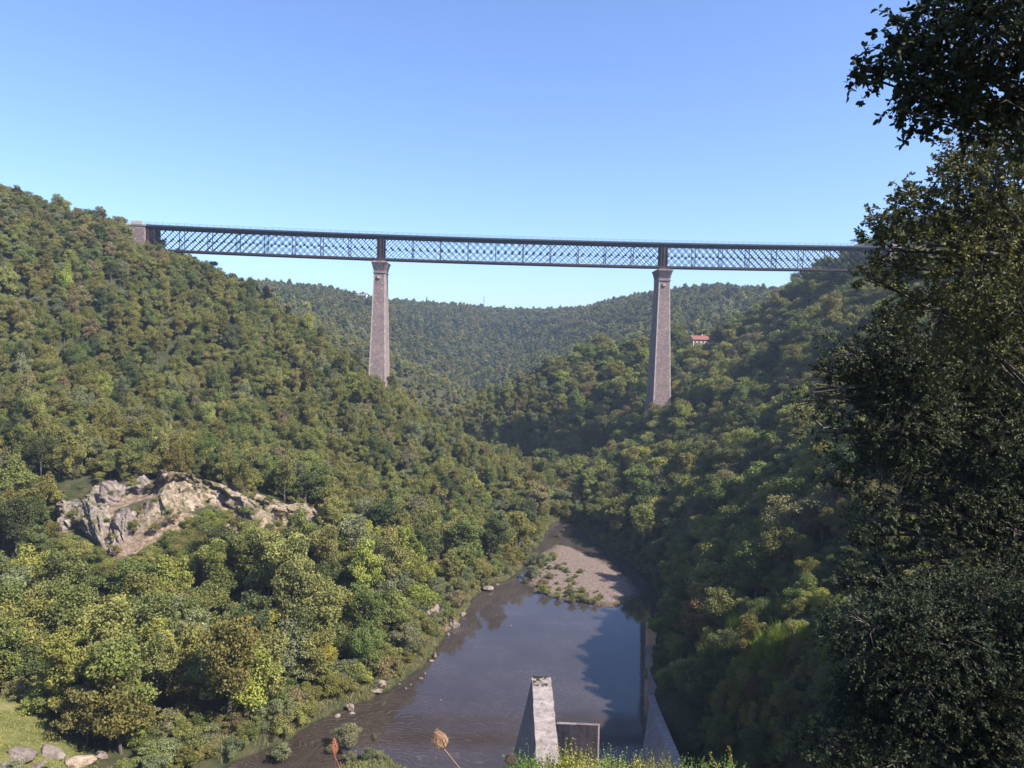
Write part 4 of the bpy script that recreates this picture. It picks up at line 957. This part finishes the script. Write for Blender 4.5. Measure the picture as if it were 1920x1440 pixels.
for (kn, tn, zn), L in classes.items():
    b0 = '%s %s %s' % (COLN[tn], kn, zn); L = sorted(L, key=lambda i: PX[i])
    if len(L) == 1: LAB[L[0]] = b0; continue
    pre = {2: ['left ', 'right '], 3: ['leftmost ', 'middle ', 'rightmost ']}.get(len(L))
    if not pre:
        pre = ['leftmost ']+['']*(len(L)-2)+['rightmost ']; rest = sorted(L[1:-1], key=lambda i: PY[i]); nm = {}
        nm[rest[0]] = 'highest '
        if len(rest) > 1: nm[rest[-1]] = 'lowest '
        if len(rest) > 2: nm[max(rest[1:-1], key=lambda i: size[i])] = 'largest inner '
        if len(rest) > 3:
            r4 = [i for i in rest[1:-1] if i not in nm]; nm[min(r4, key=lambda i: size[i])] = 'smallest inner '
        for j, i in enumerate(L[1:-1]): pre[j+1] = nm.get(i, 'inner ')
    for q, i in zip(pre, L): LAB[i] = q+b0
for i in LAB:
    w_ = LAB[i].split()
    while len(w_) > 16 and 'the' in w_: w_.remove('the')
    LAB[i] = ' '.join(w_[:16])
NAMES = {'oak': 'broadleaf_tree', 'ash': 'tall_tree', 'fine': 'bushy_tree', 'willow': 'willow', 'shrub': 'shrub'}
GR = {'oak': 'trees on the valley slopes', 'ash': 'tall trees on the valley slopes', 'fine': 'bushy trees on the near right slope', 'willow': 'willows along the banks', 'shrub': 'shrubs along the banks'}
for i in sorted(IND):
    kd = T['kind'][i]; cme, tme = PROTO[(kd, T['var'][i])]
    e = bpy.data.objects.new(NAMES[kd], None); e.empty_display_size = .5; link(e)
    s = SS[i]; e.location = (X_[i], Y_[i], Z_[i]); e.rotation_euler = (tr.normal()*.04, tr.normal()*.04, tr.uniform(0, 2*PI)); e.scale = (s, s, s*T['hs'][i])
    tag(e, LAB[i], 'shrub' if kd == 'shrub' else 'tree', GR[kd])
    cr_ = bpy.data.objects.new('crown', cme); link(cr_); cr_.parent = e
    t_ = np.array(TINT[T['tint'][i]])*tr.uniform(.82, 1.18)*tr.uniform(.92, 1.08, 3); cr_.color = (*t_, 1)
    tk = bpy.data.objects.new('trunk', tme); link(tk); tk.parent = e
# the rest: one forest
fi = [i for i in range(nT) if i not in IND]
pcol = bpy.data.collections.new('forest_prototypes')
for k, (kd, i, me) in enumerate(FOREST):
    o = bpy.data.objects.new('forest_tree_%02d' % k, me); pcol.objects.link(o)
pidx = {(kd, i): k for k, (kd, i, me) in enumerate(FOREST)}
fme = bpy.data.meshes.new('forest'); fme.vertices.add(len(fi)); fme.vertices.foreach_set('co', np.c_[X_[fi], Y_[fi], Z_[fi]].astype(np.float32).ravel())
def fattr(n, ty, v):
    a = fme.attributes.new(n, ty, 'POINT'); key = {'INT': 'value', 'FLOAT': 'value', 'FLOAT_VECTOR': 'vector', 'FLOAT_COLOR': 'color'}[ty]
    a.data.foreach_set(key, np.asarray(v).ravel())
fattr('proto', 'INT', np.array([pidx[(T['kind'][i], T['var'][i])] for i in fi], np.int32))
fattr('turn', 'FLOAT', tr.uniform(0, 2*PI, len(fi)).astype(np.float32))
fattr('size', 'FLOAT_VECTOR', np.array([(SS[i], SS[i], SS[i]*T['hs'][i]) for i in fi], np.float32))
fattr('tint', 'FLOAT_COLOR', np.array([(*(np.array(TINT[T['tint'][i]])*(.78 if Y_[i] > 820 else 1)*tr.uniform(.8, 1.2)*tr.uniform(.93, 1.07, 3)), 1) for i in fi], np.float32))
ng = bpy.data.node_groups.new('forest', 'GeometryNodeTree')
ng.interface.new_socket('Geometry', in_out='INPUT', socket_type='NodeSocketGeometry'); ng.interface.new_socket('Geometry', in_out='OUTPUT', socket_type='NodeSocketGeometry')
gi, go = ng.nodes.new('NodeGroupInput'), ng.nodes.new('NodeGroupOutput'); iop = ng.nodes.new('GeometryNodeInstanceOnPoints'); ci = ng.nodes.new('GeometryNodeCollectionInfo')
ci.inputs['Collection'].default_value = pcol; ci.inputs['Separate Children'].default_value = True; ci.inputs['Reset Children'].default_value = True
def named(n, ty): a = ng.nodes.new('GeometryNodeInputNamedAttribute'); a.data_type = ty; a.inputs[0].default_value = n; return a.outputs[0]
cx = ng.nodes.new('ShaderNodeCombineXYZ'); ng.links.new(named('turn', 'FLOAT'), cx.inputs[2])
iop.inputs['Pick Instance'].default_value = True
ng.links.new(gi.outputs[0], iop.inputs['Points']); ng.links.new(ci.outputs[0], iop.inputs['Instance']); ng.links.new(named('proto', 'INT'), iop.inputs['Instance Index'])
er = ng.nodes.new('FunctionNodeEulerToRotation'); ng.links.new(cx.outputs[0], er.inputs[0]); ng.links.new(er.outputs[0], iop.inputs['Rotation'])
ng.links.new(named('size', 'FLOAT_VECTOR'), iop.inputs['Scale']); ng.links.new(iop.outputs[0], go.inputs[0])
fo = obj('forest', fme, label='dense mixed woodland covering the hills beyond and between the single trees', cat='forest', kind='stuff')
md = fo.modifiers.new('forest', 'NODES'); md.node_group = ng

# ------------------------------------------------------------------ big leafy trees beside the camera
def leafy(name, base, top, lobes, seed, leaf=.09, label='', tint=(.06, .09, .03), r0=.25, droop=.25, per=14, parent_group='dark leafy trees framing the right side', lean=None):
    """lobes: (x, y, z, r, twigs); world coordinates. One crown mesh of real leaves on twigs, one trunk mesh with limbs."""
    r = np.random.default_rng(seed); rr = random.Random(seed); B = Vector(base)
    e = empty(name, base, label=label, cat='tree', group=parent_group)
    mb = MB(); Tp = Vector(top); pts = [B+Vector((0, 0, -1))]; nseg = 7
    for i in range(1, nseg+1): t = i/nseg; pts.append(B.lerp(Tp, t)+Vector((rr.uniform(-.25, .25), rr.uniform(-.25, .25), 0))*(Tp-B).length*.05)
    mb.tube([p-B for p in pts], [r0*(1.2-1.05*i/nseg) for i in range(nseg+1)], 10)
    PP = []; DD = []; TW = []
    for (lx, ly, lz, lr, nt_) in lobes:
        C = Vector((lx, ly, lz)); k = min(range(1, nseg+1), key=lambda i: (pts[i]-C).length+(2.5 if pts[i].z > C.z-.3 else 0)); A = pts[k]
        md = A.lerp(C, .5)+Vector((0, 0, .1*(C-A).length)); L_ = (C-A).length; rb = min(.02+.022*L_, r0*.5)*min(1, .15+lr/1.3)
        mb.tube([p-B for p in (A, md, C)], [rb, rb*.65, rb*.3], 6)
        for _ in range(max(4, int(nt_/9))):
            d = Vector(r.normal(size=3)); d.normalize(); q = C+d*lr*.75; m2 = C.lerp(q, .5)+Vector((0, 0, .08*lr)); mb.tube([p-B for p in (md.lerp(C, rr.uniform(.3, 1)), m2, q)], [rb*.3, rb*.18, .006], 4)
        d = unit(r.normal(size=(nt_, 3))); rad = lr*np.cbrt(r.uniform(.12, 1, nt_)); P0 = np.array(C)+d*rad[:, None]*np.array([1, 1, .8])
        out = unit(d+.5*r.normal(size=d.shape)+np.array([0, 0, -droop])); PP.append(P0); DD.append(out*r.uniform(.25, .6, nt_)[:, None]*min(1.3, .55+lr*.4))
    P0 = np.concatenate(PP); D = np.concatenate(DD); nt_ = len(P0)
    # twigs: thin three sided sticks
    u = unit(np.cross(D, r.normal(size=D.shape))); w = unit(np.cross(D, u)); th = .004*leaf/.09
    V = []; 
    for a in (0, 2.094, 4.189): V.append(P0+(u*math.cos(a)+w*math.sin(a))*th)
    V.append(P0+D); V = np.stack(V, 1).reshape(-1, 3); n4 = np.arange(nt_)[:, None]*4
    tf = np.concatenate([n4+np.array([[a, b2, 3]]) for a, b2 in ((0, 1), (1, 2), (2, 0))])
    twm = mesh_np('twigs', V-np.array(base), tf, [M['bark']]); obj('twigs', twm, e)['kind'] = 'stuff'
    # leaves
    t = r.uniform(.1, 1.08, (nt_, per)); L = (P0[:, None]+D[:, None]*t[..., None]).reshape(-1, 3)
    dd = unit(np.repeat(unit(D), per, 0)*.6+r.normal(size=(nt_*per, 3))*.75+np.array([0, 0, -droop])); s = leaf*r.uniform(.6, 1.25, len(L))[:, None]
    Nn = unit(np.cross(dd, r.normal(size=L.shape))+np.array([0, 0, .6])); side = unit(np.cross(dd, Nn)); a = L+dd*s*.12
    fo_ = r.uniform(-.18, .3, (len(L), 1))
    V = np.stack([a, a+dd*s*.35+side*s*.3+Nn*s*fo_, a+dd*s*.75+side*s*.22+Nn*s*fo_, a+dd*s*1.05, a+dd*s*.75-side*s*.22+Nn*s*fo_, a+dd*s*.35-side*s*.3+Nn*s*fo_], 1).reshape(-1, 3)
    i6 = np.arange(len(L))[:, None]*6; Fq = np.concatenate([i6+np.array([[0, 1, 2, 3]]), i6+np.array([[0, 3, 4, 5]])])
    lv = np.repeat(r.random(len(L)), 6); hz = np.clip(r.random(len(L))**1.3*.7+.5*(vnoise(L[:, 0]*.8, L[:, 2]*.8+L[:, 1], seed)+.1), 0, 1)
    cm = mesh_np('crown', V-np.array(base), Fq, [M['leaf']], dict(v=lv, hue=np.repeat(hz, 6)))
    o = obj('crown', cm, e); o.color = (*tint, 1); mb.build('trunk', M['bark'], e, True)
    return e
def LB_(Y, L, seed=0):
    """lobes given where they stand in the view at depth Y, radius in pixels"""
    r = random.Random(seed); out = []
    for px, py, rp, n in L:
        y = Y+r.uniform(-1, 1)*rp*Y/F*.8; q = at(px, py, y); out.append((*q, rp*y/F, n))
    return out
A_l = [(1880, 50, 110, 260), (1800, 105, 85, 170), (1735, 130, 55, 80), (1680, 125, 38, 36), (1650, 112, 22, 14), (1622, 128, 16, 9), (1600, 135, 12, 5), (1690, 60, 26, 14), (1730, 45, 34, 26), (1790, 20, 60, 70), (1845, 175, 75, 120), (1775, 175, 50, 55), (1720, 165, 34, 24), (1690, 205, 20, 10), (1740, 215, 24, 14), (1700, 20, 22, 9),
       (1905, 190, 70, 90), (1800, 215, 34, 22), (1960, 100, 120, 200), (2050, -60, 180, 260), (1930, -60, 120, 200), (2120, 120, 160, 160), (2010, 220, 90, 90), (2200, -100, 220, 200), (1850, -90, 100, 120)]
A_l = [(a, b2, c_, max(5, int(n*(.48 if n > 60 else .85)))) for a, b2, c_, n in A_l]
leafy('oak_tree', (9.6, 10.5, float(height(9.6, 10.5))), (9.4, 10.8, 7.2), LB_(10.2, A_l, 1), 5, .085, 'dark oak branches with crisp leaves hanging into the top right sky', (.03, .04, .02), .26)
B_l = [(1860, 275, 70, 260), (1800, 300, 45, 120), (1910, 260, 60, 160), (1840, 330, 70, 220), (1900, 350, 80, 260), (1775, 345, 40, 80), (1790, 390, 60, 150), (1730, 400, 45, 80), (1850, 430, 90, 300), (1700, 375, 30, 30), (1685, 350, 20, 14), (1760, 460, 60, 150), (1690, 425, 45, 90), (1655, 410, 26, 34), (1640, 440, 20, 18), (1680, 470, 40, 70),
       (1920, 460, 90, 260), (1740, 520, 60, 120), (1830, 540, 90, 280), (1660, 500, 30, 30), (1630, 520, 22, 18), (1920, 580, 100, 260), (2000, 380, 120, 200), (2040, 520, 120, 200), (1980, 260, 90, 160), (1760, 600, 70, 130), (1860, 660, 90, 200)]
B_b = at(2040, 900, 24.); B_b = (B_b[0], 24., float(height(B_b[0], 24.)))
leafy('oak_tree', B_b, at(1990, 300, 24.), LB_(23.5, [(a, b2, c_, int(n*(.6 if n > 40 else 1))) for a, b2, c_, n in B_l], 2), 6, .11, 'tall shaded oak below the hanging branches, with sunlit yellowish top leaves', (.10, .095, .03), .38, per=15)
C_l = [(1700, 580, 50, 80), (1660, 620, 50, 90), (1700, 680, 70, 190), (1620, 680, 50, 90), (1560, 700, 40, 60), (1530, 730, 36, 50), (1490, 755, 26, 26), (1600, 760, 70, 180), (1540, 800, 50, 90), (1700, 800, 90, 280), (1620, 850, 70, 180), (1570, 880, 40, 60), (1800, 760, 90, 240), (1900, 780, 100, 260), (1780, 880, 100, 300),
       (1680, 940, 80, 220), (1620, 980, 60, 120), (1880, 940, 100, 260), (1760, 1020, 90, 240), (1660, 1060, 80, 200), (1860, 1080, 100, 240), (1600, 1080, 50, 80), (1990, 700, 120, 160), (2000, 900, 130, 160)]
q_ = random.Random(3)
EDGE = [(1630, 540), (1570, 640), (1465, 750), (1530, 850), (1590, 950), (1560, 1060), (1530, 1200), (1500, 1440)]
def edge_x(py):
    for (a, b2), (c_, d) in zip(EDGE, EDGE[1:]):
        if b2 <= py <= d: return a+(c_-a)*(py-b2)/(d-b2)
    return 1640
C_l = [(a, b2, c_*.85, max(6, int(n*(.35 if a-edge_x(b2) < 110 else .8)))) for a, b2, c_, n in C_l]
for _ in range(110):
    py_ = q_.uniform(560, 1130); px_ = edge_x(py_)-5+(2010-edge_x(py_))*q_.random()**.7; nr = px_-edge_x(py_) < 120; C_l.append((px_, py_, q_.uniform(20, 45) if nr else q_.uniform(35, 75), q_.randint(26, 62) if nr else q_.randint(60, 150)))
C_b = at(2010, 1250, 34.); C_b = (C_b[0], 34., float(height(C_b[0], 34.)))
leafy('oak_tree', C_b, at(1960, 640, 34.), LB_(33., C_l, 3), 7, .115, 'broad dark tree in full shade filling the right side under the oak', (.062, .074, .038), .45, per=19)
D_l = [(1700, 1180, 70, 150), (1780, 1200, 90, 200), (1880, 1180, 100, 220), (1640, 1240, 60, 120), (1720, 1280, 80, 180), (1820, 1310, 90, 200), (1900, 1330, 90, 180), (1620, 1330, 60, 110), (1700, 1380, 80, 160), (1800, 1420, 90, 160), (1900, 1440, 90, 120), (1560, 1400, 60, 100), (1640, 1440, 70, 120)]
for _ in range(50): py_ = q_.uniform(1110, 1450); D_l.append((q_.uniform(edge_x(py_)+50, 2000), py_, q_.uniform(35, 75), q_.randint(60, 130)))
D_b = at(1860, 1600, 27.); D_b = (D_b[0], 27., float(height(D_b[0], 27.)))
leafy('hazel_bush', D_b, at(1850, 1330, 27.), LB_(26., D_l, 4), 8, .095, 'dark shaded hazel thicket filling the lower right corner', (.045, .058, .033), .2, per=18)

# ------------------------------------------------------------------ broom, heather and small bushes lit on the near right slope
def spiky(name, seed, H, R, n, w, mat_tint, parent=None):
    r = np.random.default_rng(seed); a = r.uniform(0, 2*PI, n); q = np.sqrt(r.random(n))*.55
    P = np.c_[np.cos(a)*q*R, np.sin(a)*q*R, np.abs(r.normal(size=n))*H*.35]
    d = unit(np.c_[P[:, :2]/R*.9+r.normal(size=(n, 2))*.22, np.ones(n)]); L = H*r.uniform(.3, .62, n)[:, None]; s = unit(np.cross(d, r.normal(size=(n, 3))))*w
    V = np.stack([P-s, P+s, P+d*L*.7+s*.7, P+d*L], 1).reshape(-1, 3)
    return mesh_np(name, V, np.arange(len(V)).reshape(-1, 4), [M['leaf']], dict(v=np.repeat(r.random(n), 4), hue=np.repeat(r.random(n)*.6, 4)))
BR = [(1432, 1205, 60, 70, 'lime', 'largest bright green broom bush on the near right slope'), (1405, 1190, 40, 50, 'lime', 'bright green broom at the left shoulder of the largest one'), (1458, 1190, 44, 66, 'lime', 'bright green broom at the right shoulder of the largest one'),
      (1375, 1165, 34, 50, 'lime', 'small upright broom above and left of the large bright ones'), (1415, 1245, 56, 50, 'yellow', 'yellowish broom just below the large bright ones'), (1372, 1210, 46, 44, 'heath', 'pinkish brown heather bush left of the bright broom'), (1420, 1275, 60, 50, 'heath', 'brown dry bush under the yellowish broom'),
      (1468, 1130, 40, 34, 'yellow', 'small yellow-green broom highest on the near right slope'), (1370, 1258, 26, 28, 'yellow', 'little yellow bush left below the yellowish broom'), (1555, 1218, 40, 40, 'lime', 'small green broom at the right end of the lit patch'), (1508, 1185, 30, 36, 'lime', 'thin green broom right of the bright group')]
for i, (px_, py_, w_, h_, tn, lab) in enumerate(BR):
    p = hit(px_, py_+h_*.9, 50, 180)
    if not p: continue
    k = .62*p[1]/F; o = obj('broom_bush', spiky('broom_bush', 60+i, h_*k*1.5, w_*k*.62, 5200, .035, 0), loc=(p[0], p[1], p[2]-.1), label=lab, cat='bush', group='broom and heather bushes on the near right slope')
    o.color = (*{'lime': (.20, .25, .04), 'yellow': (.30, .27, .05), 'heath': (.20, .13, .09)}[tn], 1)

# ------------------------------------------------------------------ plants in front of the camera
M['dry'] = noisemat('dry_stalk', [(.3, (.26, .13, .07)), (.7, (.46, .30, .18))], 30, .8, .2, .002)
M['dry_red'] = noisemat('reddish_dry_stalk', [(.3, (.26, .08, .045)), (.7, (.48, .2, .12))], 30, .8, .2, .002)
M['dry_dark'] = noisemat('dark_dry_stalk', [(.3, (.05, .035, .025)), (.7, (.14, .10, .07))], 30, .8, .2, .002)
def seedhead(px, py, w, h, Y, tilt, mat, label, stalk_to, ribs=26, twin=False, Hh=1.3):
    x, y, z = at(px, py, Y); k = Y/F; Rr, Hh_ = w*k/2, h*k/2; gx_, gy_, gz_ = at(*stalk_to, Y+.02)
    e = empty('seed_head', (x, y, z-.9), label=label, cat='dry plant', group='dry wild carrot seed heads in front of the camera')
    r = random.Random(int(px)); mb = MB(); c0 = Vector((0, 0, .9)); ax = Vector((math.sin(tilt), 0, math.cos(tilt))); s1 = ax.orthogonal().normalized(); s2 = ax.cross(s1)
    for i in range(ribs):
        a = 2*PI*i/ribs+r.uniform(-.1, .1); pts = []; rad = []; top = r.uniform(.7, 1.05); q = r.uniform(.78, 1.08)
        for j in range(7):
            t = j/6; rr_ = Rr*math.sin(PI*min(.06+t*.86, 1))*q*(1 if t < .8 else .9); pts.append(c0+ax*(-Hh_+2*Hh_*t*top)+(s1*math.cos(a+t*.35)+s2*math.sin(a+t*.35))*rr_); rad.append(.0006*Y/2.5*(1.5-t*.6))
        mb.tube(pts, rad, 4)
        for j in range(2, 7):
            for _ in range(3): d = Vector((r.uniform(-1, 1), r.uniform(-1, 1), r.uniform(-1, 1)))*Rr*.32; mb.tube([pts[j], pts[j]+d], [.0007*Y/2.5, .0002], 3)
    mb.build('head', mat, e)
    for t_ in range(2 if twin else 1):
        mb = MB(); st_ = c0-ax*Hh_; en = Vector((gx_-x, .02, gz_-(z-.9)))+Vector((t_*.012, 0, 0)); dirn = (en-st_); en2 = Vector((st_.x+dirn.x*1.6, dirn.y*3, -.05))
        mb.tube([st_, st_.lerp(en, .5)+Vector((.0, 0, .0)), en, en.lerp(en2, .5), en2], [.0012*Y/2.5]*5, 6); mb.build('stalk', mat, e)
seedhead(825, 1387, 26, 36, 2.3, -.42, M['dry'], 'tan curled seed head leaning left on a long slanting stalk', (862, 1440))
seedhead(627, 1401, 13, 30, 2.4, 0., M['dry_red'], 'narrow rust red upright seed head in front of the small islet', (630, 1440), 18, True)
seedhead(700, 1382, 11, 15, 2.8, 0., M['dry_dark'], 'small dark round seed head on a faint thin stalk', (698, 1440), 18)
seedhead(958, 1424, 24, 20, 3.2, 0., M['dry_dark'], 'dark brown round seed head at the left end of the green plants', (962, 1440), 30)
FG = [(965, 1442, 30, 26, (.10, .17, .04)), (1000, 1438, 34, 30, (.13, .19, .045)), (1040, 1436, 36, 26, (.19, .2, .055)), (1068, 1432, 34, 32, (.21, .21, .055)), (1100, 1436, 36, 28, (.26, .25, .07)), (1135, 1436, 36, 28, (.2, .24, .06)), (1170, 1440, 36, 28, (.22, .25, .06)), (1205, 1441, 36, 26, (.24, .23, .07)),
      (1240, 1444, 34, 24, (.22, .2, .07)), (1275, 1447, 32, 20, (.16, .18, .05)), (1310, 1449, 30, 18, (.12, .18, .05)), (1385, 1446, 26, 18, (.12, .2, .05)), (1345, 1450, 30, 16, (.14, .18, .05))]
FL = ['leftmost leafy green plant at the bottom edge, under the dark seed head', 'green leafy plant left of the concrete pier foot', 'yellowish plant right in front of the concrete pier', 'tallest yellow plant right of the pier foot', 'yellow-green plant in front of the low wall', 'fresh green plant under the right half of the low wall',
      'green plant just right of the low wall', 'yellow-green plant in the gap before the retaining wall', 'yellowish plant in front of the retaining wall', 'low plant at the right foot of the retaining wall', 'low green plant right of the retaining wall', 'rightmost green leaf tuft beside the thorny stems', 'low plant between the wall and the thorny stems']
for i, (px_, py_, w_, h_, tn) in enumerate(FG):
    r = np.random.default_rng(900+i); Y = 5.2+r.uniform(-.5, .5); k = Y/F; q = at(px_, py_, Y); gz = float(height(q[0], Y))
    n = 2600; a = r.uniform(0, 2*PI, n); rad = np.sqrt(r.random(n)); hh = h_*k*1.15; base_z = q[2]-.25
    P = np.c_[q[0]+np.cos(a)*rad*w_*k*.8, Y+np.sin(a)*rad*.25, base_z+(hh*r.uniform(0, 1, n)*(1-.6*rad**2))+.14*r.random(n)]
    Nn = unit(r.normal(size=(n, 3))+np.array([.2, -.2, .7])); V = cards(P, Nn, .016, r, .5); nst = 60
    # upright shoots with little leaves
    sp = np.c_[q[0]+r.uniform(-1, 1, nst)*w_*k*.7, Y+r.uniform(-.2, .2, nst), np.full(nst, q[2]-.1)]; L = r.uniform(.3, 1., nst)**2*h_*k*1.5+.06
    ts = r.random((nst, 22)); SP = (sp[:, None]+np.stack([r.normal(size=(nst, 1))*.03*ts, 0*ts, L[:, None]*ts], -1)).reshape(-1, 3)+r.normal(size=(nst*22, 3))*.003
    V2 = cards(SP, unit(r.normal(size=SP.shape)), .010, r, .5); V = np.r_[V, V2]; nn = len(V)//4
    # stems down to the slope
    o = obj('leafy_plant', None, label=FL[i], cat='plant', group='sunlit leafy plants along the bottom edge') if False else empty('leafy_plant', (q[0], Y, min(gz, base_z)), label=FL[i], cat='plant', group='sunlit leafy plants along the bottom edge')
    off = np.array([q[0], Y, min(gz, base_z)]); lo = obj('leaves', mesh_np('leaves', V-off, np.arange(len(V)).reshape(-1, 4), [M['leaf']], dict(v=np.repeat(r.random(nn), 4), hue=np.repeat(r.random(nn), 4))), o); lo.color = (*tn, 1); lo['kind'] = 'stuff'
    mb = MB()
    for j in range(14):
        sx, sy = r.uniform(-.3, .3)*w_*k, r.uniform(-.1, .1); mb.tube([(sx*.3, sy*.3, -.05), (sx, sy, base_z-off[2]+hh*.4)], [.006, .003], 4)
    mb.build('stems', M['bark'], o)
for i, (x0, y0, x1, y1, lab) in enumerate([(1362, 1440, 1330, 1412, 'thorny stem leaning left at the bottom right of centre'), (1378, 1440, 1366, 1400, 'taller thorny stem standing nearly upright beside the leaning one')]):
    Y = 5.; a_, b_ = Vector(at(x0, y0+40, Y)), Vector(at(x1, y1, Y)); mb = MB(); e = empty('bramble_stem', a_, label=lab, cat='plant', group='bramble stems'); pts = [(a_.lerp(b_, t)-a_)+Vector((.012*math.sin(t*3), 0, 0)) for t in np.linspace(0, 1, 8)]
    mb.tube(pts, [.003-.0003*j for j in range(8)], 5); mb.build('stem', M['dry'], e)
    r = np.random.default_rng(50+i); ts = np.repeat(np.linspace(.35, 1, 16), 5); P = np.array([a_.lerp(b_, t)-a_ for t in ts])+r.normal(size=(80, 3))*.006
    V = cards(P, unit(r.normal(size=P.shape)), .014, r, .5); lo = obj('leaves', mesh_np('leaves', V, np.arange(len(V)).reshape(-1, 4), [M['leaf']], dict(v=np.repeat(r.random(80), 4), hue=np.repeat(r.random(80), 4))), e); lo.color = (.25, .26, .06, 1)
    lo['kind'] = 'stuff'

# ------------------------------------------------------------------ grass on the meadow, the banks and the gravel island
def grass_field(name, polys, dens, h, tint, label, seed, cond=None, w=.05):
    r = np.random.default_rng(seed); PTS = []
    for poly, inset in polys:
        P = np.array(poly); lo, hi = P.min(0), P.max(0); n = int((hi-lo).prod()*dens); x = r.uniform(lo[0], hi[0], n); y = r.uniform(lo[1], hi[1], n); k = seg_dist(x, y, poly) < inset; x, y = x[k], y[k]
        PTS.append(np.c_[x, y])
    P = np.concatenate(PTS); d = seg_dist(P[:, 0], P[:, 1], RIVER); keep = vnoise(P[:, 0]/2.5, P[:, 1]/2.5, 1)+.5 > r.random(len(P))*.8
    if cond: keep &= cond(P[:, 0], P[:, 1], d)
    P = P[keep]; z = height(P[:, 0], P[:, 1]); ok = z > WZ+.02; P = np.c_[P[ok], z[ok]]; n = len(P); a = r.uniform(0, PI, n); s = np.c_[np.cos(a), np.sin(a), 0*a]*w*r.uniform(.6, 1.4, n)[:, None]
    hh = h*r.uniform(.3, 1.2, n)*(1+vnoise(P[:, 0]/3, P[:, 1]/3, 4)); tip = np.c_[r.normal(size=(n, 2))*.3, np.ones(n)]*hh[:, None]
    V = np.stack([P-s, P+s, P+tip*.6+s*.8, P+tip], 1).reshape(-1, 3)
    o = obj(name, mesh_np(name, V, np.arange(len(V)).reshape(-1, 4), [M['leaf']], dict(v=np.repeat(r.random(n), 4), hue=np.repeat(np.clip(.5+vnoise(P[:, 0]/5, P[:, 1]/5, 2)+r.uniform(-.2, .2, n), 0, 1), 4))), label=label, cat='grass', kind='stuff')
    o.color = (*tint, 1)
grass_field('meadow_grass', [(MEADOW, 2)], 26, .35, (.21, .21, .07), 'patchy yellow-green meadow grass in the lower left corner', 1)
grass_field('island_grass', [(BAR, 0)], 16, .5, (.25, .21, .10), 'dry straw coloured grass fringing the gravel island', 2, lambda x, y, d: ((seg_dist(x, y, BAR) > -3.) & (y < 262) & (x < 40)) | (tr.random(len(x)) < .04))
grass_field('islet_grass', [(ISLET, .5)], 40, .6, (.20, .20, .09), 'grass on the small islet at the bottom edge of the river', 3)
bankpoly = [(x-9, y+2) for x, y in LB]+[(x+1, y-1) for x, y in LB[::-1]]
grass_field('bank_grass', [(bankpoly, 0)], 60, .8, (.24, .22, .11), 'pale dry grass along the left bank', 4, w=.035)

# ------------------------------------------------------------------ haze between the hills
hb = MB(); hb.box((0, 1050, 30), (5400, 5300, 330)); 
hm = bpy.data.materials.new('haze'); hm.use_nodes = True; hn = hm.node_tree; hn.nodes.remove(hn.nodes["Principled BSDF"])
pv = hn.nodes.new('ShaderNodeVolumePrincipled'); pv.inputs['Color'].default_value = (.62, .76, 1, 1); pv.inputs['Density'].default_value = .00016; pv.inputs['Anisotropy'].default_value = .2
hn.links.new(pv.outputs[0], hn.nodes['Material Output'].inputs['Volume'])
if True: hb.build('haze', hm, label='thin bluish haze filling the valley', cat='haze', kind='stuff')
